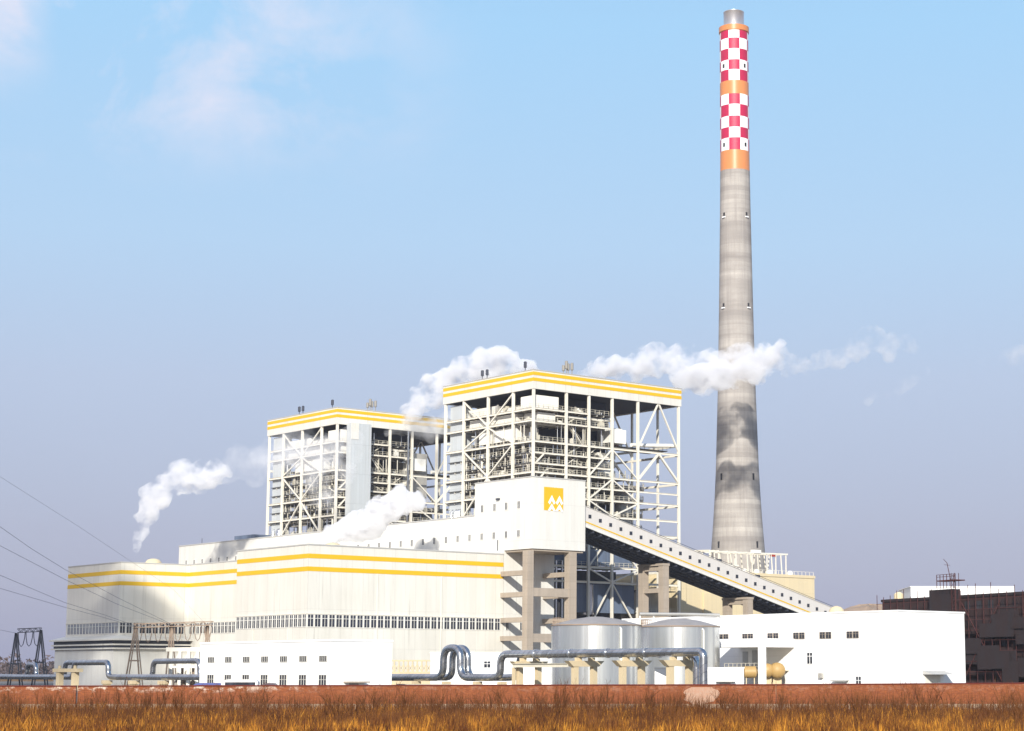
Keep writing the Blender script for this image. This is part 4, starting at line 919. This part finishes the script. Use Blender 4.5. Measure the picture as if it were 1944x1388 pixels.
# ============================================================ dark building under construction at the right
def dark_building():
    # face runs along b; corner data surveyed
    p = at(1675, 1142, 372); q = at(1944, 1127, 334)
    d = (q-p); d.z = 0; d.normalize(); back = Vector((-d.y, d.x, 0))
    if back.y < 0: back = -back
    L_ = 75.0; zt = 17.0; ang = math.atan2(d.y, d.x)
    t = bpy.data.objects.new('unfinished_building', None); COL.objects.link(t); t.location = (p.x, p.y, 0); t.rotation_euler = (0, 0, ang); OFF[t.name] = (0, 0, 0)
    tag(t, 'dark unfinished building wrapped in scaffolding and netting at the right edge', 'building')
    MB().box(0, L_, 0, 22, 0, zt).build('wall', M['darkwall'], t)
    MB().box(-.2, L_, -.2, .6, zt, zt+.5).build('parapet', M['netting'], t)
    # tower bay
    f1 = 0
    x0, x1 = 18.2, 24.8
    MB().box(x0, x1, -2.2, 0, 0, 18.6).build('stair_bay', M['netting'], t)
    r = random.Random(3)
    for fl in range(5):
        z = 1.6+fl*3.3
        for k in range(14):
            x = 26+k*3.4
            MB().box(x, x+1.5, -.06, 0, z, z+1.5).build('window_opening', M['netting'] if r.random() < .8 else M['black'], t)
    for i in range(int((L_)/2.2)):
        x = i*2.2+.1
        if x0-.3 < x < x1+.3: continue
        h = zt+r.uniform(.6, 2.4)
        MB().bar((x, -1.3, 0), (x, -1.3, h), .09).build('scaffold_pole', M['rust'], t)
    for fl in range(9):
        z = 1.8+fl*1.85
        MB().bar((0, -1.4, z), (x0, -1.4, z), .09).bar((x1, -1.4, z), (L_, -1.4, z), .09).build('scaffold_rail', M['rust'], t)
        if fl % 4 == 1: MB().box(x1, L_, -1.35, -.4, z-.35, z-.28).build('scaffold_deck', M['netting'], t)
    for (xa, xb) in ((27, 38), (38, 27), (45, 56)): MB().bar((xa, -1.5, 2), (xb, -1.5, 16), .1).build('scaffold_brace', M['rust'], t)
    for k in range(24):
        x = r.uniform(x1, L_-10); z = r.uniform(0, 12); MB().box(x, x+r.uniform(3, 8), -1.25-.04*k, -1.23-.04*k, z, z+r.uniform(2, 4.5)).build('netting', M['netting'], t)
    # hoist mast beside the bay
    hm = MB(); xm = x1+.8
    for dx in (0, 1.0):
        for dy in (-2.6, -1.7): hm.bar((xm+dx, dy, 0), (xm+dx, dy, 21.4), .08)
    for k in range(21):
        hm.bar((xm, -2.6, k), (xm+1, -2.6, k+1), .05); hm.bar((xm, -2.6, k+1), (xm+1, -2.6, k+1), .05)
    hm.build('hoist_mast', M['rust'], t)
    pf = MB().box(xm-3.6, xm+1.8, -3.2, -.9, 20.0, 20.2)
    for k in range(6): pf.bar((xm-3.6+k, -3.2, 18.6), (xm-3.6+k, -3.2, 21.2), .1)
    for z in (20.8, 21.2): pf.bar((xm-3.6, -3.2, z), (xm+1.8, -3.2, z), .08)
    pf.build('hoist_platform', M['rust'], t)
    MB().bar((xm-1, -2, 20.2), (xm-2.0, -2, 23.4), .09).bar((xm-2.0, -2, 23.4), (xm-3.0, -2, 24.1), .07).bar((xm-1.1, -2, 22.9), (xm-2.9, -2, 23.1), .06).build('jib', M['rust'], t)
    return t
dark_building()
p0, p1 = at(1729, 1113, 430), at(1925, 1113, 430)
t = wthing('storage_hall', 'white flat-roofed hall rising behind the dark unfinished building', 'building', p0.x, 430)
MB().box(p0.x, p1.x, 430, 450, 0, p0.z-.2).build('wall', M['white'], t); MB().box(p0.x-.15, p1.x+.15, 429.85, 450.1, p0.z-.2, p0.z).build('roof', M['white'], t)
# coal heap and dome beyond the long white building
def heap(name, px, w_, top, Y, mat, label, cat, seed):
    r = random.Random(seed); c = at(px, top, Y); me = MB(); n = 36; rings = 9
    base = 0; W_ = w_/FPX*Y/2
    for i in range(rings):
        f = i/(rings-1); rr = W_*(1-f); z = c.z*(1-(1-f)**2.6)
        for k in range(n):
            an = 2*math.pi*k/n; j = 1+.12*math.sin(an*3+seed)+.05*r.uniform(-1, 1); me.v.append((rr*j*math.cos(an), rr*j*math.sin(an)*.8, max(0, z*(1+.02*r.uniform(-1, 1)))))
    for i in range(rings-1):
        for k in range(n):
            a_ = i*n+k; b_ = i*n+(k+1) % n; me.face((a_, b_, b_+n, a_+n))
    o = me.build(name, mat); o.location = (c.x, Y, 0); return tag(o, label, cat)
heap('earth_heap', 1650, 330, 1149, 470, M['tan'], 'brown earth heap showing over the roof of the long white building', 'earth heap', 2)
c = at(1588, 1150, 460); t = wthing('dome_roof_hut', 'small cream domed hut at the foot of the conveyor', 'hut', c.x, 460)
MB().lathe((c.x, 460, 0), [(1.7, 0), (1.7, c.z-1.6)], 24).build('wall', M['esp'], t, smooth=True); MB().lathe((c.x, 460, c.z-1.6), [(1.9, 0), (1.7, .7), (1.1, 1.3), (.2, 1.55)], 24).build('dome', M['esp'], t, smooth=True)
c = at(1706, 1128, 405); t = wthing('water_cistern', 'small tan rooftop cistern left of the white flat-roofed hall', 'cistern', c.x, 405)
MB().lathe((c.x, 405, 0), [(.9, 0), (.9, c.z-1.0)], 16).build('pedestal', M['tan'], t); MB().lathe((c.x, 405, c.z-1.0), [(1.0, 0), (1.0, 1.0), (.5, 1.4)], 16).build('cap', M['esp'], t)

# ============================================================ vans behind the wall
def van(px, top, Y, col, label, w_=4.6):
    c = at(px, top, Y); H_ = c.z
    t = wthing('parked_van', label, 'van', c.x, Y, 0, 'vans parked behind the wall')
    m = plain('van_paint', col, .35); h = H_
    b = MB(); sec = [(-w_/2, .45, h*.5), (-w_/2+.15, .4, h*.62), (-w_/2+.9, .4, h*.93), (-w_/2+1.5, .4, h), (w_/2-.3, .4, h), (w_/2, .45, h*.9)]
    n0 = 0
    for (x, z0, z1) in sec:
        for y, zz in ((-.85, z0), (.85, z0), (.78, z1), (-.78, z1)): b.v.append((c.x+x, Y+y, zz))
    for i in range(len(sec)-1):
        for k in range(4): a_ = i*4+k; b_ = i*4+(k+1) % 4; b.face((a_, b_, b_+4, a_+4))
    b.face((3, 2, 1, 0)); e = (len(sec)-1)*4; b.face((e, e+1, e+2, e+3)); b.build('body', m, t)
    MB().box(c.x-w_/2+1.2, c.x+w_/2-.3, Y-.86, Y-.80, h*.6, h*.87).build('side_window', M['glass'], t)
    for sx in (-w_/2+.8, w_/2-.9):
        for sy in (-.82, .82):
            wl = MB().tube([(c.x+sx, Y+sy-.1, .34), (c.x+sx, Y+sy+.1, .34)], .34, 18).build('wheel', M['black'], t); MB().tube([(c.x+sx, Y+sy-.12, .34), (c.x+sx, Y+sy+.12, .34)], .18, 12).build('rim', M['silver'], wl)
van(396, 1296.6, 262, (.05, .07, .25), 'dark blue van roof at the left end of the low white building', 5.2)
van(452, 1290.5, 262, (.85, .84, .82), 'white van roof below the third and fourth lower windows of the white building', 5.6)
van(507, 1296.8, 262, (.05, .03, .05), 'near-black van roof below the fourth window of the white building', 2.6)

# ============================================================ boundary wall
def boundary():
    Y0 = 158
    segs = [(-75, -45.55, 0.0, 'brick_wall', 'nearer left length of red brick boundary wall with a clear pale plinth'),
            (-45.5, 11.8, .35, 'brick_wall', 'middle length of red brick boundary wall with pale salt bloom along its top'),
            (11.85, 60, .55, 'brick_wall', 'right length of red brick boundary wall ending in front of the dark building')]
    for (x0, x1, dy, nm, lab) in segs:
        t = wthing(nm, lab, 'wall', x0, Y0+dy, 0, 'brick boundary walls')
        y = Y0+dy; k = .0
        zt0 = 2.40+max(0, x0+9)*.0055; zt1 = 2.40+max(0, x1+9)*.0055
        MB().hexa([(x0, y, .9), (x1, y, .9), (x1, y+.3, .9), (x0, y+.3, .9), (x0, y, zt0-.09), (x1, y, zt1-.09), (x1, y+.3, zt1-.09), (x0, y+.3, zt0-.09)]).build('brickwork', M['brick'], t, off=(0, 0, 0), loc=(-x0, -y, 0))
        MB().hexa([(x0, y-.06, zt0-.09), (x1, y-.06, zt1-.09), (x1, y+.36, zt1-.09), (x0, y+.36, zt0-.09), (x0, y-.06, zt0), (x1, y-.06, zt1), (x1, y+.36, zt1), (x0, y+.36, zt0)]).build('coping', M['coping'], t)
        MB().box(x0, x1, y-.08, y+.38, 0, .9).build('plinth', M['plinth'], t)
    # pale patch, wide at the top
    return
boundary()
pt = MB(); c = at(1331, 1318, 158.4); n = 26; r = random.Random(5); ring = []
for k in range(n):
    an = 2*math.pi*k/n; rx = 1.45*(1+.12*r.uniform(-1, 1)); rz = .78*(1+.12*r.uniform(-1, 1)); ring.append((c.x+rx*math.cos(an), c.z-.05+min(rz*math.sin(an), .62)))
# patch belongs to the right-hand wall piece
wallr = [o for o in COL.objects if o.get('label', '').startswith('middle length')][0]
wl_y = 158.35
pt.v += [(x, wl_y-.012, z) for x, z in ring]+[(x, wl_y, z) for x, z in ring]
pt.face(range(n)); 
for k in range(n): j = (k+1) % n; pt.face((k, k+n, j+n, j))
pt.build('mortar_patch', M['patch'], wallr)

# ============================================================ distant trees at the left horizon
def far_trees():
    g = MB(); r = random.Random(11)
    def crown(x, y, s):
        for k in range(26):
            cx = x+r.gauss(0, s*.45); cz = s*.75+r.gauss(0, s*.35); cy = y+r.gauss(0, s*.4)
            for q in range(3):
                d = s*.22; p = [Vector((cx+r.uniform(-d, d), cy+r.uniform(-d, d), max(.2, cz+r.uniform(-d, d)))) for _ in range(3)]
                n = len(g.v); g.v += [tuple(v) for v in p]; g.face((n, n+1, n+2))
    for k in range(420):
        Y = r.uniform(820, 1300); x = r.uniform(-.42, .26)*Y
        crown(x, Y, r.uniform(4.5, 8.0))
    m = plain('distant_foliage', (.10, .075, .075), .9)
    tag(g.build('distant_trees', m), kind='stuff')
far_trees()

# ============================================================ dry grass and weeds in the foreground
def blades(n, xr, yr, hr, wr, lean, seed, tip=.25, bend=.35, clump=0, dens=None):
    g = np.random.default_rng(seed)
    y = g.uniform(yr[0], yr[1], n); x = g.uniform(-1, 1, n)*0
    cx = (-.335)*y; x = g.uniform(0, 1, n)*((.208+.335)*y+6)-(.335*y+3)
    if clump:
        k = n//clump; y = np.repeat(y[:k], clump)+g.normal(0, .16, k*clump); x = np.repeat(x[:k], clump)+g.normal(0, .16, k*clump); n = k*clump
    if dens is not None:
        keep = g.uniform(0, 1, n) < dens(x, y); x = x[keep]; y = y[keep]; n = len(x)
    h = g.uniform(hr[0], hr[1], n)*(1+.25*np.sin(x*.35+y*.13)*np.cos(y*.21)); w_ = g.uniform(wr[0], wr[1], n)
    an = g.uniform(0, 2*np.pi, n); ld = g.uniform(0, 2*np.pi, n); la = h*g.uniform(0, lean, n)
    dx, dy = np.cos(an)*w_/2, np.sin(an)*w_/2*.5; lx, ly = np.cos(ld)*la, np.sin(ld)*la*.6
    V = np.zeros((n, 5, 3))
    V[:, 0] = np.c_[x-dx, y-dy, np.zeros(n)-.02]; V[:, 1] = np.c_[x+dx, y+dy, np.zeros(n)-.02]
    V[:, 2] = np.c_[x+dx*.8+lx*bend, y+dy*.8+ly*bend, h*.55]; V[:, 3] = np.c_[x-dx*.8+lx*bend, y-dy*.8+ly*bend, h*.55]
    V[:, 4] = np.c_[x+lx, y+ly, h]
    b = np.arange(n)[:, None]*5
    q = (b+np.array([0, 1, 2, 3])); t3 = (b+np.array([3, 2, 4]))
    return V.reshape(-1, 3), q, t3
def mesh_np(name, parts, mat):
    V = []; Q = []; T = []; o = 0
    for v, q, t3 in parts: V.append(v); Q.append(q+o); T.append(t3+o); o += len(v)
    V = np.concatenate(V); Q = np.concatenate(Q); T = np.concatenate(T)
    me = bpy.data.meshes.new(name); me.vertices.add(len(V)); me.vertices.foreach_set('co', V.ravel())
    nl = len(Q)*4+len(T)*3; me.loops.add(nl); me.polygons.add(len(Q)+len(T))
    me.loops.foreach_set('vertex_index', np.concatenate([Q.ravel(), T.ravel()]).astype(np.int32))
    ls = np.concatenate([np.arange(len(Q))*4, len(Q)*4+np.arange(len(T))*3]); me.polygons.foreach_set('loop_start', ls.astype(np.int32))
    me.update(calc_edges=True); me.validate(); me.materials.append(mat)
    ob = bpy.data.objects.new(name, me); COL.objects.link(ob); return ob
def grass_mat(name, c1, c2, c3, sc=.25):
    m, t, p = base_mat(name, .8, 0, .15); v = objvec(t)
    g = t.nodes.new('ShaderNodeNewGeometry')
    col = mixc(t, g.outputs['Random Per Island'], c1, c2)
    f = noise(t, v, sc, 4, .65, (1, .35, 1), .42, .58); col = mixc(t, f, col, c3)
    f2 = noise(t, v, 1.1, 3, .6, (1, .3, 1), .46, .58); col = mixc(t, math_(t, 'MULTIPLY', f2, .7), col, c3)
    t.links.new(col, p.inputs['Base Color']); return m
gm = grass_mat('dry_grass', (.33, .135, .02), (.19, .07, .012), (.08, .026, .007))
lm = grass_mat('golden_reed', (.60, .28, .035), (.32, .11, .014), (.075, .023, .007), .6)
dm = grass_mat('dead_weed', (.12, .042, .014), (.20, .08, .022), (.055, .02, .008))
tag(mesh_np('dry_grass', [blades(150000, 0, (92, 156.5), (.25, .85), (.02, .055), .5, 1, clump=6)], gm), kind='stuff')
tag(mesh_np('golden_reeds', [blades(60000, 0, (88, 140), (.5, 1.25), (.03, .085), .45, 2, clump=7, dens=lambda x, y: .35+.65*(np.sin(x*.5+y*.2)*np.sin(x*.13-y*.33) > -.1))], lm), kind='stuff')
tag(mesh_np('dead_weeds', [blades(5500, 0, (112, 156), (1.2, 2.4), (.022, .045), .16, 8, clump=3, dens=lambda x, y: .35+.65*(np.sin(x*1.3+y*.5)*np.sin(x*.37-y*.1) > .15)), blades(52000, 0, (95, 155), (.8, 1.8), (.012, .032), .32, 3, clump=9, dens=lambda x, y: .25+.75*(np.sin(x*.8+y*.5)*np.sin(x*.21+y*.1) > .1))], dm), kind='stuff')

# tall bare shrubs that stand out against the wall
def shrub_mesh(seed):
    r = random.Random(seed); m = MB()
    def grow(p, d, ln, rad, dep):
        q = p+d*ln; n = len(m.v); m.tube([p, (p+q)/2+Vector((r.uniform(-.03, .03), 0, 0)), q], [rad, rad*.8, rad*.55], 3, False)
        if dep == 0: return
        for k in range(r.choice([2, 3, 3])):
            s = r.uniform(.35, 1); dd = (d+Vector((r.uniform(-.6, .6), r.uniform(-.5, .5), r.uniform(-.1, .35)))).normalized()
            grow(p+d*ln*s, dd, ln*r.uniform(.4, .65), rad*.55, dep-1)
    for k in range(r.choice([3, 4, 5])):
        d = Vector((r.uniform(-.3, .3), r.uniform(-.25, .25), 1)).normalized(); grow(Vector((r.uniform(-.15, .15), r.uniform(-.1, .1), 0)), d, r.uniform(.7, 1.15), .016, 3)
    return m
sm_ = [shrub_mesh(s).build('bare_shrub', dm).data for s in range(9)]
for o in [o for o in COL.objects if o.name.startswith('bare_shrub')]: bpy.data.objects.remove(o)
r = random.Random(21)
for k in range(290):
    o = bpy.data.objects.new('bare_shrub', sm_[k % 9]); COL.objects.link(o)
    Y = r.uniform(104, 154); x = r.uniform(-.335*Y-2, .208*Y+2); s = r.uniform(.9, 1.75)
    o.location = (x, Y, 0); o.rotation_euler = (0, 0, r.uniform(0, 6.28)); o.scale = (s, s, s*r.uniform(.9, 1.1))
    tag(o, 'bare dark twiggy shrub standing in the dry grass before the brick wall', 'shrub', 'bare shrubs in front of the brick wall')

# ============================================================ steam
def steam_mat(name, dens, sc=.12, lo=.42, hi=.56, col=(.985, .98, .985), rate=.22):
    m = bpy.data.materials.new(name); m.use_nodes = True; t = m.node_tree; t.nodes.clear()
    o = t.nodes.new('ShaderNodeOutputMaterial'); v = t.nodes.new('ShaderNodeVolumePrincipled'); v.inputs['Color'].default_value = (*col, 1); v.inputs['Anisotropy'].default_value = .0
    c = t.nodes.new('ShaderNodeTexCoord')
    if lo is None:
        v.inputs['Density'].default_value = dens
    else:
        f = noise(t, c.outputs['Object'], sc, 5, .62, None, lo, hi); t.links.new(math_(t, 'MULTIPLY', f, dens), v.inputs['Density'])
    t.links.new(v.outputs[0], o.inputs['Volume']); m.cycles.volume_step_rate = rate; return m
ICO = None
def ico():
    global ICO
    if ICO is None:
        import bmesh; bm = bmesh.new(); bmesh.ops.create_icosphere(bm, subdivisions=2, radius=1); ICO = ([v.co.copy() for v in bm.verts], [[v.index for v in f.verts] for f in bm.faces]); bm.free()
    return ICO
def plume(label, path_, mat, seed, per=9, voxel=.9, disp=1.6, dsc=4.0, puff=(.35, .85)):
    r = random.Random(seed); vs, fs = ico(); m = MB()
    pts = [(at(px, py, Y), rp*1.15/FPX*Y) for px, py, rp, Y in path_]
    for i in range(len(pts)-1):
        (p, r0), (q, r1) = pts[i], pts[i+1]; steps = max(1, int((q-p).length/(max(.5, (r0+r1)/2)*.42)))
        for k in range(steps):
            s = k/steps; c = p*(1-s)+q*s; R_ = r0*(1-s)+r1*s
            for j in range(per):
                d = Vector((r.gauss(0, 1), r.gauss(0, 1), r.gauss(0, 1))).normalized()*R_*r.uniform(.25, .85); pr = R_*r.uniform(*puff)*(.62 if j else 1.1)
                n = len(m.v); m.v += [tuple(c+d+v*pr) for v in vs]
                for f in fs: m.face([n+a for a in f])
    org = pts[0][0].copy()
    m.v = [tuple(Vector(v)-org) for v in m.v]
    o = m.build('steam_plume', mat); o.location = org
    rm = o.modifiers.new('remesh', 'REMESH'); rm.mode = 'VOXEL'; rm.voxel_size = voxel
    tx = bpy.data.textures.new('billow', 'CLOUDS'); tx.noise_scale = dsc; tx.noise_depth = 3
    dp = o.modifiers.new('billow', 'DISPLACE'); dp.texture = tx; dp.strength = disp; dp.mid_level = .5; dp.texture_coords = 'LOCAL'
    tx2 = bpy.data.textures.new('fine_billow', 'CLOUDS'); tx2.noise_scale = dsc*.35; tx2.noise_depth = 2
    d2 = o.modifiers.new('fine_billow', 'DISPLACE'); d2.texture = tx2; d2.strength = disp*.55; d2.mid_level = .5; d2.texture_coords = 'LOCAL'
    return tag(o, label, 'steam')
dense = steam_mat('dense_steam', .50, .17, .43, .60)
mid = steam_mat('steam', .42, .16, .44, .61)
thin = steam_mat('thin_steam', .16, .13, .46, .66)
wisp = steam_mat('wispy_steam', .10, .09, .46, .68)
puffy = steam_mat('low_puff_steam', .8, .15, .34, .50)
shade = steam_mat('shading_steam', .06, .03, .22, .55, rate=.6)
plume('dense white steam column rising from the far hall roof at the left', [(258, 1057, 2, 545), (261, 1035, 8, 545), (267, 1005, 13, 545), (280, 975, 18, 545), (295, 945, 24, 545), (320, 922, 28, 545), (355, 912, 27, 544), (395, 900, 24, 543), (432, 893, 18, 542)], dense, 1, 11, .6, 1.3, 2.4)
plume('thin steam trailing from the left column across the farther boiler house', [(415, 895, 26, 541), (480, 878, 28, 540), (540, 858, 34, 538), (590, 850, 42, 532), (640, 850, 46, 528), (690, 845, 30, 526)], wisp, 2, 5, 1.0, 2.5, 6)
plume('white steam puff rolling from the front hall roof', [(612, 1028, 10, 478), (650, 1010, 20, 478), (690, 992, 25, 478), (725, 968, 28, 478), (760, 950, 26, 478), (792, 942, 14, 478)], puffy, 3, 10, .6, 1.6, 2.4)
plume('thin grey steam drifting over the upper floors of the farther boiler house', [(560, 850, 26, 530), (592, 890, 32, 530), (612, 940, 28, 530), (650, 880, 26, 530)], thin, 4, 5, 1.0, 2.5, 6)
plume('grey steam spilling along the fascia between the two boiler houses', [(745, 820, 12, 580), (790, 808, 22, 580), (840, 812, 24, 580), (880, 805, 22, 580)], thin, 5, 6, .9, 2, 5)
plume('large white steam plume climbing behind the nearer boiler house', [(772, 800, 12, 585), (795, 768, 22, 585), (825, 735, 30, 585), (862, 712, 33, 585), (905, 700, 32, 585), (950, 690, 32, 585), (990, 702, 20, 585), (1030, 722, 14, 584)], dense, 6, 11, .8, 1.8, 3.2)
plume('long white steam cloud crossing in front of the chimney', [(1100, 716, 13, 583), (1135, 700, 20, 583), (1170, 692, 25, 582), (1215, 695, 26, 581), (1270, 690, 36, 580), (1320, 695, 38, 579), (1370, 695, 34, 578), (1420, 695, 34, 577), (1465, 675, 30, 576), (1482, 665, 20, 576)], mid, 7, 11, .8, 2.0, 3.2)
plume('ragged nearer strand of steam under the long white cloud at the chimney', [(1285, 718, 16, 560), (1335, 716, 22, 556), (1385, 708, 24, 552), (1430, 700, 24, 549), (1478, 688, 18, 546)], mid, 8, 9, .8, 2.0, 3.2)
plume('thin shreds where the long white cloud breaks up right of the chimney', [(1468, 680, 30, 576), (1500, 690, 24, 576), (1535, 705, 14, 575)], thin, 13, 6, .9, 3, 4)
plume('detached steam puff drifting off to the right of the chimney', [(1530, 705, 12, 574), (1560, 680, 20, 574), (1600, 672, 17, 573), (1650, 655, 26, 572), (1690, 650, 26, 572), (1735, 655, 14, 572)], thin, 9, 6, 1.0, 3, 5)
plume('faint last wisp of steam low at the right of the chimney', [(1660, 755, 12, 570), (1700, 742, 12, 570), (1760, 700, 12, 570)], wisp, 10, 5, 1.0, 3, 6)
plume('faint steam wisp at the right edge of the sky', [(1870, 685, 12, 568), (1910, 680, 18, 568), (1950, 665, 18, 568)], wisp, 11, 5, 1.0, 3, 6)

# unseen steam bank, added above the frame to shade the plant's far left
def overhead():
    r = random.Random(4); vs, fs = ico(); m = MB()
    for k in range(130):
        fy = r.uniform(-1, 1); c = Vector((r.uniform(-95, 20)-fy*30, fy*115, r.uniform(-4, 4))); q = r.uniform(10, 20)
        n = len(m.v); m.v += [tuple(c+Vector((v.x*q, v.y*q, v.z*q*.45))) for v in vs]
        for f in fs: m.face([n+a for a in f])
    o = m.build('shade_cloud', shade); o.location = (-162, 172, 152)
    rm = o.modifiers.new('remesh', 'REMESH'); rm.mode = 'VOXEL'; rm.voxel_size = 3
    tag(o, 'unseen steam bank added overhead to shade the far left of the plant', 'steam')
overhead()

# ============================================================ the air between
hz = bpy.data.materials.new('haze_air'); hz.use_nodes = True; t_ = hz.node_tree; t_.nodes.clear()
ho = t_.nodes.new('ShaderNodeOutputMaterial'); hv = t_.nodes.new('ShaderNodeVolumePrincipled'); hv.inputs['Color'].default_value = (.80, .86, 1, 1); hv.inputs['Density'].default_value = .00006
t_.links.new(hv.outputs[0], ho.inputs['Volume'])
tag(MB().box(-900, 900, -300, 1500, -1, 232).build('haze', hz), kind='stuff')
